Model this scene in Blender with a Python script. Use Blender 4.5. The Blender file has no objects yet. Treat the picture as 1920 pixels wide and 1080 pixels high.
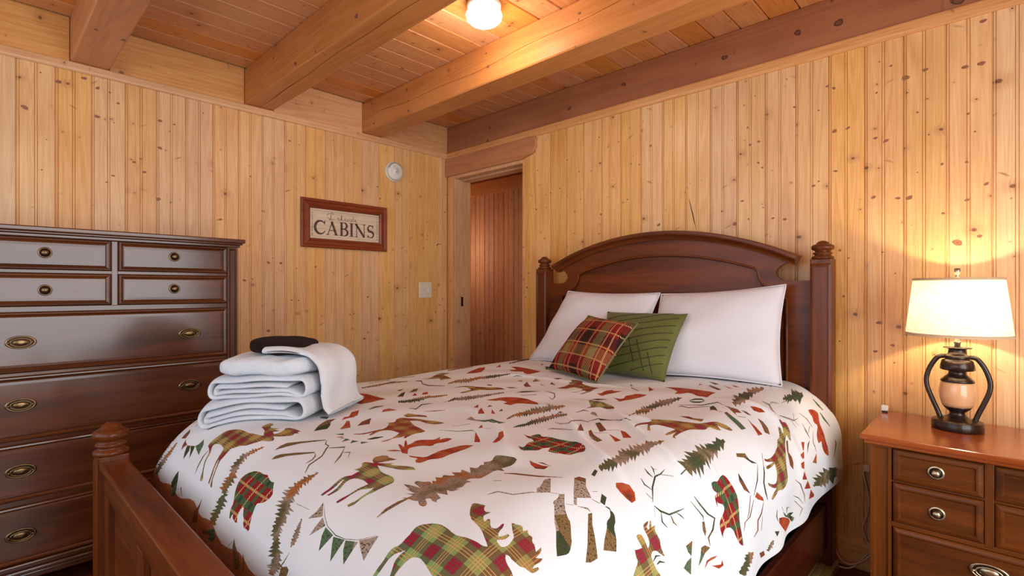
import bpy, bmesh, math, random
from mathutils import Vector, Matrix, Euler
from mathutils.geometry import tessellate_polygon, delaunay_2d_cdt
random.seed(7)
PI = math.pi
sc = bpy.context.scene
COL = sc.collection

# ---------------------------------------------------------------- camera
cam_data = bpy.data.cameras.new('camera')
cam_data.sensor_width = 36.0
cam_data.lens = 36.0 * 962.0 / 1920.0
cam_data.shift_y = 3.0 / 1920.0
cam_data.clip_start = 0.02
cam = bpy.data.objects.new('camera', cam_data)
cam.location = (3.25, -2.65, 1.21)
cam.rotation_euler = (math.radians(90), 0, math.radians(43.6))
COL.objects.link(cam)
sc.camera = cam

# ---------------------------------------------------------------- exposure, world, window light
sc.view_settings.view_transform = 'Standard'
sc.view_settings.look = 'None'
sc.view_settings.gamma = 1.0
sc.view_settings.use_curve_mapping = False
sc.view_settings.exposure = EXPOSURE = 0.0
world = bpy.data.worlds.new('daylight')
sc.world = world
world.use_nodes = True
wn = world.node_tree.nodes
wn['Background'].inputs['Color'].default_value = (0.62, 0.80, 1.0, 1)
wn['Background'].inputs['Strength'].default_value = 1.2

def area_light(name, loc, rot, sx, sy, power, col):
    l = bpy.data.lights.new(name, 'AREA')
    l.shape = 'RECTANGLE'; l.size = sx; l.size_y = sy
    l.energy = power; l.color = col
    o = bpy.data.objects.new(name, l)
    o.location = loc; o.rotation_euler = rot
    COL.objects.link(o)
    return o
# daylight coming in at the patio door (right wall) and the two windows behind the camera
area_light('window_light_right', (4.36, -1.95, 1.26), (0, math.radians(90), 0), 1.80, 2.1, 57, (0.98, 0.985, 0.98))
area_light('window_light_front', (1.75, -3.93, 1.45), (math.radians(90), 0, 0), 2.9, 1.5, 21, (0.85, 0.925, 1.0))

# ---------------------------------------------------------------- mesh builder
class MB:
    def __init__(s):
        s.v = []; s.f = []; s.m = []; s.sm = []
    def add(s, vs, fs, mi=0, smooth=False):
        b = len(s.v)
        s.v += [tuple(p) for p in vs]
        for f in fs:
            s.f.append([i + b for i in f]); s.m.append(mi); s.sm.append(smooth)
        return s
    def box(s, x0, x1, y0, y1, z0, z1, mi=0):
        vs = [(x, y, z) for x in (x0, x1) for y in (y0, y1) for z in (z0, z1)]
        return s.add(vs, [(0,1,3,2), (4,6,7,5), (0,4,5,1), (2,3,7,6), (0,2,6,4), (1,5,7,3)], mi)
    def bbox(s, x0, x1, y0, y1, z0, z1, c=.004, mi=0):
        """box with chamfered edges"""
        bm = bmesh.new()
        bmesh.ops.create_cube(bm, size=1)
        for v in bm.verts:
            v.co = Vector((x0 + (v.co.x + .5) * (x1 - x0), y0 + (v.co.y + .5) * (y1 - y0), z0 + (v.co.z + .5) * (z1 - z0)))
        bmesh.ops.bevel(bm, geom=bm.edges[:], offset=c, segments=2, affect='EDGES', profile=.5)
        bm.verts.index_update()
        s.add([v.co[:] for v in bm.verts], [[v.index for v in f.verts] for f in bm.faces], mi)
        bm.free()
        return s
    def lathe(s, prof, cx=0, cy=0, z0=0, n=32, mi=0, sx=1, sy=1, smooth=True, cap=True):
        vs = []; fs = []
        for r, z in prof:
            for k in range(n):
                a = 2 * PI * k / n
                vs.append((cx + r * math.cos(a) * sx, cy + r * math.sin(a) * sy, z0 + z))
        for i in range(len(prof) - 1):
            for k in range(n):
                k2 = (k + 1) % n
                fs.append((i*n+k, i*n+k2, (i+1)*n+k2, (i+1)*n+k))
        if cap and prof[0][0] > 1e-5: fs.append(tuple(range(n))[::-1])
        if cap and prof[-1][0] > 1e-5: fs.append(tuple((len(prof)-1)*n + k for k in range(n)))
        return s.add(vs, fs, mi, smooth)
    def tube(s, pts, r, n=10, mi=0, closed=False, smooth=True):
        pts = [Vector(p) for p in pts]; N = len(pts)
        rs = r if isinstance(r, (list, tuple)) else [r] * N
        vs = []; fs = []; up = Vector((0, 0, 1)); prev = None
        for i, p in enumerate(pts):
            if closed: t = pts[(i+1) % N] - pts[i-1]
            else: t = pts[min(i+1, N-1)] - pts[max(i-1, 0)]
            t.normalize()
            a = t.cross(prev if prev is not None else (up if abs(t.z) < .95 else Vector((1, 0, 0))))
            if a.length < 1e-6: a = t.orthogonal()
            a.normalize()
            b = a.cross(t).normalized(); prev = b
            for k in range(n):
                an = 2 * PI * k / n
                vs.append(p + (a * math.cos(an) + b * math.sin(an)) * rs[i])
        M = N if closed else N - 1
        for i in range(M):
            j = (i + 1) % N
            for k in range(n):
                k2 = (k + 1) % n
                fs.append((i*n+k, j*n+k, j*n+k2, i*n+k2))
        if not closed:
            fs.append(tuple(range(n))); fs.append(tuple((N-1)*n + k for k in range(n))[::-1])
        return s.add(vs, fs, mi, smooth)
    def prism(s, outer, y0, y1, holes=(), mi=0, plane='xz'):
        """polygon in xz (or xy / yz) extruded between two levels of the third axis"""
        loops = [list(outer)] + [list(h) for h in holes]
        def P(a, b, c):
            return {'xz': (a, c, b), 'xy': (a, b, c), 'yz': (c, a, b)}[plane]
        tri = tessellate_polygon([[Vector((p[0], p[1], 0)) for p in lp] for lp in loops])
        flat = [p for lp in loops for p in lp]; n = len(flat)
        vs = [P(p[0], p[1], y0) for p in flat] + [P(p[0], p[1], y1) for p in flat]
        fs = [tuple(t) for t in tri] + [tuple(i + n for i in t[::-1]) for t in tri]
        k = 0
        for lp in loops:
            m = len(lp)
            for i in range(m):
                a = k + i; b = k + (i + 1) % m
                fs.append((a, b, b + n, a + n))
            k += m
        return s.add(vs, fs, mi)
    def grid(s, fn, nu, nv, mi=0, smooth=True, closeu=False, closev=False):
        vs = [fn(i / nu, j / nv) for i in range(nu + (0 if closeu else 1)) for j in range(nv + (0 if closev else 1))]
        NV = nv if closev else nv + 1; NU = nu if closeu else nu + 1
        fs = [(i*NV+j, ((i+1) % NU)*NV+j, ((i+1) % NU)*NV+(j+1) % NV, i*NV+(j+1) % NV) for i in range(nu) for j in range(nv)]
        return s.add(vs, fs, mi, smooth)
    def rings(s, rect, steps, frame, mi=0):
        """stepped / moulded panel: rect=(u0,u1,v0,v1); steps=[(inset, height)...]; frame(u,v,h)->xyz; last ring is filled"""
        u0, u1, v0, v1 = rect; vs = []; fs = []
        for ins, h in steps:
            for (u, v) in ((u0+ins, v0+ins), (u1-ins, v0+ins), (u1-ins, v1-ins), (u0+ins, v1-ins)):
                vs.append(frame(u, v, h))
        for i in range(len(steps) - 1):
            for k in range(4):
                k2 = (k + 1) % 4
                fs.append((i*4+k, i*4+k2, i*4+4+k2, i*4+4+k))
        L = (len(steps) - 1) * 4
        fs.append((L, L+1, L+2, L+3)); fs.append((3, 2, 1, 0))
        return s.add(vs, fs, mi)
    def build(s, name, mats, parent=None, loc=None, rot=None, fix=True):
        me = bpy.data.meshes.new(name)
        me.from_pydata(s.v, [], s.f)
        if not isinstance(mats, (list, tuple)): mats = [mats]
        for m in mats: me.materials.append(m)
        me.polygons.foreach_set('material_index', s.m)
        me.polygons.foreach_set('use_smooth', s.sm)
        if fix:
            bm = bmesh.new(); bm.from_mesh(me)
            bmesh.ops.recalc_face_normals(bm, faces=bm.faces[:])
            bm.to_mesh(me); bm.free()
        me.update()
        o = bpy.data.objects.new(name, me)
        COL.objects.link(o)
        if parent is not None: o.parent = parent
        if loc: o.location = loc
        if rot: o.rotation_euler = rot
        return o

def empty(name, label, cat, loc=(0, 0, 0), group=None, rz=0):
    o = bpy.data.objects.new(name, None); COL.objects.link(o)
    o.location = loc; o.rotation_euler = (0, 0, rz); o.empty_display_size = .05
    o['label'] = label; o['category'] = cat
    if group: o['group'] = group
    return o
def tag(o, label, cat, group=None):
    o['label'] = label; o['category'] = cat
    if group: o['group'] = group
    return o
def struct(o):
    o['kind'] = 'structure'; return o
def bevel(o, w=.003, seg=2, ang=35):
    m = o.modifiers.new('bevel', 'BEVEL'); m.width = w; m.segments = seg; m.limit_method = 'ANGLE'; m.angle_limit = math.radians(ang)
    return o
def subsurf(o, n=1):
    m = o.modifiers.new('sub', 'SUBSURF'); m.levels = n; m.render_levels = n
    return o

# ---------------------------------------------------------------- materials
def srgb(r, g, b):
    def f(c):
        c /= 255.0
        return c / 12.92 if c <= .04045 else ((c + .055) / 1.055) ** 2.4
    return (f(r), f(g), f(b), 1)
class NT:
    def __init__(s, name, rough=.5, spec=.5, coat=0, coat_rough=.1):
        s.mat = bpy.data.materials.new(name); s.mat.use_nodes = True
        s.t = s.mat.node_tree; s.n = s.t.nodes; s.bsdf = s.n['Principled BSDF']
        s.bsdf.inputs['Roughness'].default_value = rough
        s.bsdf.inputs['Specular IOR Level'].default_value = spec
        s.bsdf.inputs['Coat Weight'].default_value = coat
        s.bsdf.inputs['Coat Roughness'].default_value = coat_rough
    def link(s, a, b): s.t.links.new(a, b)
    def node(s, typ, **kw):
        n = s.n.new(typ)
        for k, v in kw.items():
            if k.startswith('i_'):
                key = k[2:]
                key = int(key) if key.isdigit() else key.replace('_', ' ')
                inp = n.inputs[key]
                if hasattr(v, 'is_output') or isinstance(v, bpy.types.NodeSocket): s.link(v, inp)
                else: inp.default_value = v
            else: setattr(n, k, v)
        return n
    def math(s, op, a, b=0, c=None, clamp=False):
        kw = {'i_0': a, 'i_1': b}
        if c is not None: kw['i_2'] = c
        return s.node('ShaderNodeMath', operation=op, use_clamp=clamp, **kw).outputs[0]
    def vmath(s, op, a, b=(0, 0, 0)):
        n = s.node('ShaderNodeVectorMath', operation=op, i_0=a, i_1=b)
        return n.outputs['Value'] if op in ('LENGTH', 'DISTANCE', 'DOT_PRODUCT') else n.outputs[0]
    def mix(s, f, a, b, mode='MIX'):
        n = s.n.new('ShaderNodeMix'); n.data_type = 'RGBA'; n.blend_type = mode
        for inp, v in ((n.inputs[0], f), (n.inputs[6], a), (n.inputs[7], b)):
            if isinstance(v, bpy.types.NodeSocket): s.link(v, inp)
            else: inp.default_value = v
        return n.outputs[2]
    def noise(s, vec, scale, detail=3, rough=.5, dist=0):
        return s.node('ShaderNodeTexNoise', i_Vector=vec, i_Scale=scale, i_Detail=detail, i_Roughness=rough, i_Distortion=dist).outputs['Fac']
    def ramp(s, f, stops, interp='LINEAR'):
        n = s.n.new('ShaderNodeValToRGB'); s.link(f, n.inputs[0]); cr = n.color_ramp; cr.interpolation = interp
        while len(cr.elements) < len(stops): cr.elements.new(.5)
        for e, (p, c) in zip(cr.elements, stops): e.position = p; e.color = c
        return n.outputs[0]
    def smooth(s, x, a, b):
        n = s.node('ShaderNodeMapRange', interpolation_type='SMOOTHSTEP', i_0=x, i_1=a, i_2=b, i_3=0.0, i_4=1.0)
        return n.outputs[0]
    def bump(s, h, strength=.3, dist=.002):
        b = s.node('ShaderNodeBump', i_Strength=strength, i_Distance=dist, i_Height=h)
        s.link(b.outputs[0], s.bsdf.inputs['Normal'])
    def color(s, c):
        if isinstance(c, bpy.types.NodeSocket): s.link(c, s.bsdf.inputs['Base Color'])
        else: s.bsdf.inputs['Base Color'].default_value = c
        return s.mat

def pine(name, light, dark, knot=(108, 56, 30), rough=.42, kprob=.55, ksize=1.0, tint=.35, coat=.15, ringscale=1.0, cell=(7.3, 2.7)):
    """knotty pine; local z runs along the grain, x across the face"""
    m = NT(name, rough=rough, coat=coat, coat_rough=.25)
    tc = m.node('ShaderNodeTexCoord').outputs['Object']
    rnd = m.node('ShaderNodeObjectInfo').outputs['Random']
    off = m.node('ShaderNodeCombineXYZ', i_0=m.math('MULTIPLY', rnd, 37.3), i_1=m.math('MULTIPLY', rnd, 11.1), i_2=m.math('MULTIPLY', rnd, 53.7)).outputs[0]
    p = m.vmath('ADD', tc, off)
    sep = m.node('ShaderNodeSeparateXYZ', i_0=p)
    # knots
    def knots(sx, sz, rmin, rmax, prob, seed):
        q = m.node('ShaderNodeCombineXYZ', i_0=m.math('MULTIPLY', m.math('ADD', sep.outputs[0], m.math('MULTIPLY', sep.outputs[1], 1.0)), sx), i_1=m.math('MULTIPLY_ADD', sep.outputs[2], sz, seed), i_2=0.0).outputs[0]
        v = m.node('ShaderNodeTexVoronoi', voronoi_dimensions='2D', i_Vector=q, i_Scale=1.0)
        d = m.vmath('SUBTRACT', q, v.outputs['Position'])
        d = m.vmath('DIVIDE', d, (sx, sz * .80, 1))
        wob = m.noise(p, 60, 2)
        L = m.math('ADD', m.vmath('LENGTH', d), m.math('MULTIPLY', m.math('SUBTRACT', wob, .5), .004))
        c = m.node('ShaderNodeSeparateColor', i_0=v.outputs['Color'])
        on = m.math('LESS_THAN', c.outputs[0], prob)
        r = m.math('MULTIPLY_ADD', m.math('POWER', c.outputs[1], 2.0), rmax - rmin, rmin)
        k = m.math('MULTIPLY', m.smooth(m.math('DIVIDE', L, r), 1.1, .55), on)
        h = m.math('MULTIPLY', m.smooth(m.math('DIVIDE', L, r), 5.0, 1.0), on)
        return k, h
    k1, h1 = knots(cell[0], cell[1], .0035 * ksize, .0135 * ksize, kprob, 0.0)
    k2, h2 = knots(cell[0] * 2.1, cell[1] * 2.0, .0018 * ksize, .0045 * ksize, kprob * .55, 7.7)
    # slanted spike knots
    q3 = m.node('ShaderNodeCombineXYZ', i_0=m.math('MULTIPLY', sep.outputs[0], 5.1), i_1=m.math('MULTIPLY_ADD', sep.outputs[2], 2.3, 3.3), i_2=0.0).outputs[0]
    v3 = m.node('ShaderNodeTexVoronoi', voronoi_dimensions='2D', i_Vector=q3, i_Scale=1.0)
    d3 = m.node('ShaderNodeSeparateXYZ', i_0=m.vmath('DIVIDE', m.vmath('SUBTRACT', q3, v3.outputs['Position']), (5.1, 2.3, 1)))
    c3 = m.node('ShaderNodeSeparateColor', i_0=v3.outputs['Color'])
    sg3 = m.math('SIGN', m.math('SUBTRACT', c3.outputs[2], .5))
    u3 = m.math('ADD', m.math('MULTIPLY', d3.outputs[0], .88), m.math('MULTIPLY', m.math('MULTIPLY', d3.outputs[1], sg3), .48))
    w3 = m.math('SUBTRACT', m.math('MULTIPLY', d3.outputs[1], .88), m.math('MULTIPLY', m.math('MULTIPLY', d3.outputs[0], sg3), .48))
    w3 = m.math('ADD', w3, m.math('MULTIPLY', m.math('SUBTRACT', m.noise(p, 45, 2), .5), .008))
    L3 = m.math('SQRT', m.math('ADD', m.math('POWER', m.math('MULTIPLY', u3, .22), 2.0), m.math('POWER', w3, 2.0)))
    k3 = m.math('MULTIPLY', m.smooth(L3, .0062, .0012), m.math('MULTIPLY', m.math('LESS_THAN', c3.outputs[0], min(.8, kprob * 1.3)), m.math('MULTIPLY_ADD', c3.outputs[1], .5, .3)))
    halo = m.math('MAXIMUM', h1, m.math('MULTIPLY', h2, .6))
    # grain, bent around knots
    gx = m.math('ADD', sep.outputs[0], m.math('MULTIPLY', halo, .006))
    g = m.node('ShaderNodeCombineXYZ', i_0=gx, i_1=sep.outputs[1], i_2=m.math('MULTIPLY', sep.outputs[2], .045)).outputs[0]
    broad = m.noise(g, 16 * ringscale, 2, .5, .6)
    rings = m.math('PINGPONG', m.math('MULTIPLY', broad, 9.0), .5)
    rings = m.math('MULTIPLY', rings, 2.0)
    fine = m.noise(g, 190, 2, .6)
    blot = m.noise(p, 3.1, 2)
    f = m.math('ADD', m.math('MULTIPLY', rings, .28), m.math('MULTIPLY', fine, .55))
    f = m.math('ADD', f, m.math('MULTIPLY', m.math('SUBTRACT', blot, .5), .55))
    base = m.ramp(f, [(.18, srgb(*light)), (.80, srgb(*dark))])
    hsv = m.node('ShaderNodeHueSaturation', i_Hue=m.math('MULTIPLY_ADD', rnd, .007, .4955), i_Saturation=m.math('MULTIPLY_ADD', m.math('FRACT', m.math('MULTIPLY', rnd, 7.31)), .22, .90),
                 i_Value=m.math('MULTIPLY_ADD', m.math('FRACT', m.math('MULTIPLY', rnd, 3.77)), tint, 1.0 - tint * .5), i_Color=base).outputs[0]
    c = m.mix(m.math('MULTIPLY', halo, .42), hsv, srgb(*[int(.74 * a + .26 * b) for a, b in zip(dark, knot)]))
    c = m.mix(k3, c, srgb(*[int(.45 * a + .55 * b) for a, b in zip(dark, knot)]))
    c = m.mix(m.math('MULTIPLY', m.math('MAXIMUM', k1, k2), .85), c, srgb(*knot))
    m.bump(f, .12, .0008)
    return m.color(c)

def stained(name, a, b, axis=0, rough=.36, coat=.35, worn=0.0, coat_rough=.22):
    """dark stained furniture wood with grain along one local axis"""
    m = NT(name, rough=rough, coat=coat, coat_rough=coat_rough, spec=.22)
    tc = m.node('ShaderNodeTexCoord').outputs['Object']
    rnd = m.node('ShaderNodeObjectInfo').outputs['Random']
    p = m.vmath('ADD', tc, m.node('ShaderNodeCombineXYZ', i_0=m.math('MULTIPLY', rnd, 9.0), i_1=m.math('MULTIPLY', rnd, 17.0), i_2=m.math('MULTIPLY', rnd, 5.0)).outputs[0])
    s = [1, 1, 1]; s[axis] = .08
    g = m.vmath('MULTIPLY', p, tuple(s))
    n1 = m.noise(g, 14, 4, .6, .5); n2 = m.noise(g, 120, 2, .6); n3 = m.noise(g, 5, 2)
    f = m.math('ADD', m.math('MULTIPLY', n1, .6), m.math('ADD', m.math('MULTIPLY', n2, .22), m.math('MULTIPLY', n3, .3)))
    c = m.ramp(f, [(.38, srgb(*a)), (.72, srgb(*b))])
    m.link(m.math('MULTIPLY_ADD', n2, .18, rough - .09), m.bsdf.inputs['Roughness'])
    m.bump(f, .08, .0006)
    return m.color(c)

def plain(name, col, rough=.5, metal=0, spec=.5, coat=0, nscale=0, namp=.1, bumps=0, bscale=200):
    m = NT(name, rough=rough, spec=spec, coat=coat)
    m.bsdf.inputs['Metallic'].default_value = metal
    tc = m.node('ShaderNodeTexCoord').outputs['Object']
    c = srgb(*col)
    if nscale:
        n = m.noise(tc, nscale, 3)
        c = m.mix(n, tuple(x * (1 - namp) for x in c[:3]) + (1,), tuple(min(1, x * (1 + namp)) for x in c[:3]) + (1,))
    m.color(c)
    if bumps: m.bump(m.noise(tc, bscale, 2), bumps, .001)
    return m.mat

M = {}
M['pine_wall'] = pine('pine_wall', (234, 188, 128), (208, 150, 91), kprob=.5, tint=.09, ksize=1.05)
M['pine_ceiling'] = pine('pine_ceiling', (218, 154, 98), (192, 122, 70), kprob=.85, tint=.10, ksize=1.2)
M['pine_hall'] = pine('pine_hall', (206, 150, 106), (178, 116, 76), rough=.7, coat=0, kprob=.8, tint=.15)
M['pine_beam'] = pine('pine_beam', (204, 138, 82), (176, 106, 58), knot=(84, 44, 22), kprob=.18, ksize=1.3, tint=.08, ringscale=.5, cell=(4.5, 1.9))
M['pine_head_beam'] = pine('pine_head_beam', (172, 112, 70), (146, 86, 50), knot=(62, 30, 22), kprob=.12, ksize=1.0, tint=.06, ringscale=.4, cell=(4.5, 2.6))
M['pine_trim'] = pine('pine_trim', (226, 170, 112), (196, 132, 78), kprob=.45, ksize=1.2, tint=.08, cell=(5, 2.6))
M['floor_wood'] = stained('floor_wood', (70, 26, 14), (112, 50, 26), axis=0, rough=.35)
M['dresser_x'] = stained('dresser_wood', (54, 24, 9), (104, 54, 22), axis=1, rough=.33, coat=.75, coat_rough=.16)
M['dresser_z'] = stained('dresser_wood_upright', (50, 24, 10), (96, 50, 24), axis=2, rough=.33, coat=.75, coat_rough=.16)
M['cherry_x'] = stained('bed_wood', (66, 28, 8), (122, 58, 20), axis=0, rough=.36, coat=.16)
M['cherry_z'] = stained('bed_wood_upright', (66, 30, 9), (116, 56, 22), axis=2, rough=.36, coat=.16)
M['night_x'] = stained('nightstand_wood', (66, 31, 7), (120, 62, 18), axis=0, rough=.36, coat=.15)
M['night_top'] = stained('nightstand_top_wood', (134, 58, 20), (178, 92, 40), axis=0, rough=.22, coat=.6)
M['night_z'] = stained('nightstand_wood_upright', (80, 40, 10), (124, 66, 21), axis=2, rough=.36, coat=.15)
M['frame_wood'] = stained('sign_frame_wood', (100, 40, 18), (150, 70, 34), axis=1, rough=.35)
M['silver_brass'] = plain('pale_brass', (196, 182, 152), rough=.3, metal=1, nscale=60, namp=.25)
M['brass'] = plain('aged_brass', (136, 112, 80), rough=.34, metal=1, nscale=60, namp=.3)
M['brass_dark'] = plain('dark_brass', (52, 38, 24), rough=.45, metal=.7)
M['nickel'] = plain('brushed_nickel', (190, 182, 165), rough=.3, metal=1, nscale=60, namp=.15)
M['dark_bronze'] = plain('dark_bronze', (46, 28, 20), rough=.34, metal=.35, coat=.3, nscale=30, namp=.2)
M['white_plastic'] = plain('white_plastic', (226, 224, 218), rough=.4, nscale=12, namp=.02)
M['ivory_plastic'] = plain('ivory_plastic', (226, 214, 188), rough=.4, nscale=12, namp=.02)
M['grey_plastic'] = plain('grey_plastic', (120, 112, 104), rough=.5)
M['black'] = plain('dark_gap', (14, 10, 9), rough=.9)
M['navy'] = plain('box_spring_fabric', (18, 16, 24), rough=.95, nscale=80, namp=.3)
M['mattress'] = plain('mattress_fabric', (205, 203, 200), rough=.9, nscale=40, namp=.05)
M['pillow_white'] = plain('white_cotton', (216, 213, 217), rough=.9, nscale=9, namp=.02, bumps=.12, bscale=45)
M['cord'] = plain('cord_plastic', (222, 188, 158), rough=.5)
M['glass_dark'] = plain('charcoal_feet', (30, 22, 20), rough=.6)

def terry(name, col):
    m = NT(name, rough=.95, spec=.1)
    m.bsdf.inputs['Sheen Weight'].default_value = .25 if col[0] > 100 else .03
    tc = m.node('ShaderNodeTexCoord').outputs['Object']
    n = m.noise(tc, 190, 3, .8); b = m.noise(tc, 40, 3)
    c = m.mix(m.math('MULTIPLY', n, .30), srgb(*col), tuple(x * .66 for x in srgb(*col)[:3]) + (1,))
    m.bump(m.math('ADD', n, m.math('MULTIPLY', b, .6)), .9, .006)
    return m.color(c)
M['towel'] = terry('white_terry', (226, 230, 236))
M['brown_terry'] = terry('brown_terry', (36, 20, 18))
# ================================================================ SETTING
ZC = 2.52          # ceiling boards
ZB = 2.311         # underside of beams
W = .1345          # board width
XR_ROOM, YF_ROOM = 4.40, -3.95

PROF = [(-.5*W, .0075), (-.5*W+.0028, .0075), (-.5*W+.0042, .0012), (-.5*W+.0085, .0004), (-.5*W+.0098, .0042), (-.5*W+.0118, 0),
        (-.0068, 0), (-.0052, .0042), (-.0036, .0008), (.0030, .0008), (.0046, .0042), (.0062, 0), (.5*W-.0035, 0), (.5*W, .0070)]
def board_mesh(L, w0=None, w1=None, name='plank'):
    """bead-board plank: x across, z along, face towards -y"""
    pr = PROF
    if w0 is not None:
        pr = [(w0, .006)] + [p for p in PROF if w0 + .002 < p[0] < w1 - .002] + [(w1, .006)]
    b = MB(); n = len(pr)
    ring = pr + [(pr[-1][0], .018), (pr[0][0], .018)]
    N = len(ring)
    vs = [(x, y, 0) for x, y in ring] + [(x, y, L) for x, y in ring]
    fs = [(i, (i+1) % N, N + (i+1) % N, N + i) for i in range(N)] + [tuple(range(N)), tuple(range(N, 2*N))]
    b.add(vs, fs)
    me = b.build(name, M['pine_wall']); d = me.data
    bpy.data.objects.remove(me)
    return d
CPROF = [(-.5*W, .014), (-.5*W+.0045, .014), (-.5*W+.0085, 0), (.5*W-.0035, 0), (.5*W, .006)]
def place(mesh, name, parent, loc, rot=(0, 0, 0), mat=None):
    o = bpy.data.objects.new(name, mesh); COL.objects.link(o)
    o.parent = parent; o.location = loc; o.rotation_euler = rot
    if mat:
        o.material_slots[0].link = 'OBJECT'; o.material_slots[0].material = mat
    return o

# floor with boards
floor = struct(MB().box(-1.6, XR_ROOM, YF_ROOM, 1.0, -.06, -.018).build('floor', M['floor_wood']))
fl = MB().box(-2.2, 2.2, -.0625, .0625, -.018, 0).build('floor_board', M['floor_wood']); bevel(fl, .002, 1)
fm = fl.data; fl.parent = floor; fl.location = (2.2, YF_ROOM + .0625, 0)
for k in range(1, 32):
    o = fl.copy(); COL.objects.link(o); o.location = (2.2, YF_ROOM + .0625 + k * .127, 0)

# left wall (x = 0): bead boards, top trim, blocking boards between the beams
wall_left = struct(MB().box(-.12, -.019, YF_ROOM, .02, 0, 2.6).build('wall_left', M['pine_wall']))
bl = board_mesh(2.29)
y = -.1 - .0315
ys = []
k = 0
while True:
    yc = -1.843 - .5*W + (13 - k) * W + 0.0
    if yc < YF_ROOM + .07: break
    if yc < -.055: ys.append(yc)
    k += 1
for yc in ys:
    place(bl, 'plank', wall_left, (0, yc, 0), (0, 0, PI/2))
gap = -(max(ys) + .5*W)
place(board_mesh(2.29, -.5*gap, .5*gap), 'plank', wall_left, (0, -.5*gap, 0), (0, 0, PI/2))

# head wall (y = 0)
wall_back = MB().box(.83, XR_ROOM + .1, .019, .16, 0, 2.32)
wall_back.box(0, .83, .019, .16, 2.125, 2.32).box(-.1, .089, .019, .16, 0, 2.125)
wall_back = struct(wall_back.build('wall_back', M['pine_wall']))
bh = board_mesh(2.27)
x = 3.2275
xs = [3.2275 - W*(k+.5) for k in range(-9, 18)]
for xc in xs:
    if xc - .5*W > .84 and xc + .5*W < XR_ROOM + .03: place(bh, 'plank', wall_back, (xc, 0, 0))
xl = min(v for v in xs if v - .5*W > .84) - .5*W
place(board_mesh(2.27, -.5*(xl-.832), .5*(xl-.832)), 'plank', wall_back, (.5*(xl+.832), 0, 0))
place(board_mesh(2.12, -.0435, .0435), 'plank', wall_back, (.0445, 0, 0))
head_side = place(MB().box(.828, .842, .0, .16, 0, 2.12).build('tmp', M['pine_trim']).data, 'door_jamb', wall_back, (0, 0, 0))
bpy.data.objects.remove(bpy.data.objects['tmp'])

# wall behind the camera and right wall, with window openings
wf = MB()
wf.box(0, .25, YF_ROOM - .12, YF_ROOM, 0, 2.6).box(3.25, XR_ROOM, YF_ROOM - .12, YF_ROOM, 0, 2.6)
wf.box(.25, 3.25, YF_ROOM - .12, YF_ROOM, 0, .65).box(.25, 3.25, YF_ROOM - .12, YF_ROOM, 2.25, 2.6)
struct(wf.build('wall_front', M['pine_wall']))
wr = MB()
wr.box(XR_ROOM, XR_ROOM + .12, YF_ROOM, -3.05, 0, 2.6).box(XR_ROOM, XR_ROOM + .12, -.85, .02, 0, 2.6)
wr.box(XR_ROOM, XR_ROOM + .12, -3.05, -.85, 2.2, 2.6).box(XR_ROOM, XR_ROOM + .12, -3.05, -.85, 0, .33)
struct(wr.build('wall_right', M['pine_wall']))
def window(name, axis, a0, a1, z0, z1, at, nm):
    b = MB()
    def bx(u0, u1, w0, w1):
        if axis == 'x': b.bbox(u0, u1, at - .09, at - .03, w0, w1, .004)
        else: b.bbox(at + .03, at + .09, u0, u1, w0, w1, .004)
    t = .05
    bx(a0, a1, z0, z0 + t); bx(a0, a1, z1 - t, z1); bx(a0, a0 + t, z0 + t, z1 - t); bx(a1 - t, a1, z0 + t, z1 - t)
    for i in range(1, nm):
        c = a0 + (a1 - a0) * i / nm; bx(c - t/2, c + t/2, z0 + t, z1 - t)
    return struct(b.build(name, M['white_plastic']))
window('window_1', 'x', .25, 3.25, .65, 2.25, YF_ROOM, 3)
window('window_2', 'y', -3.05, -.85, .33, 2.20, XR_ROOM, 2)

# ceiling boards run from the head wall towards the camera
ceiling = struct(MB().box(-.12, XR_ROOM, YF_ROOM, .16, ZC + .019, ZC + .08).build('ceiling', M['pine_ceiling']))
keep, PROF = PROF, CPROF
bc = board_mesh(4.1)
PROF = keep
for k in range(-1, 34):
    xc = .6185 + (k - 4) * W
    if xc - .5*W < -.03 or xc + .5*W > XR_ROOM + .05: continue
    place(bc, 'plank', ceiling, (xc, .14, ZC), (PI/2, 0, 0), M['pine_ceiling'])

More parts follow.
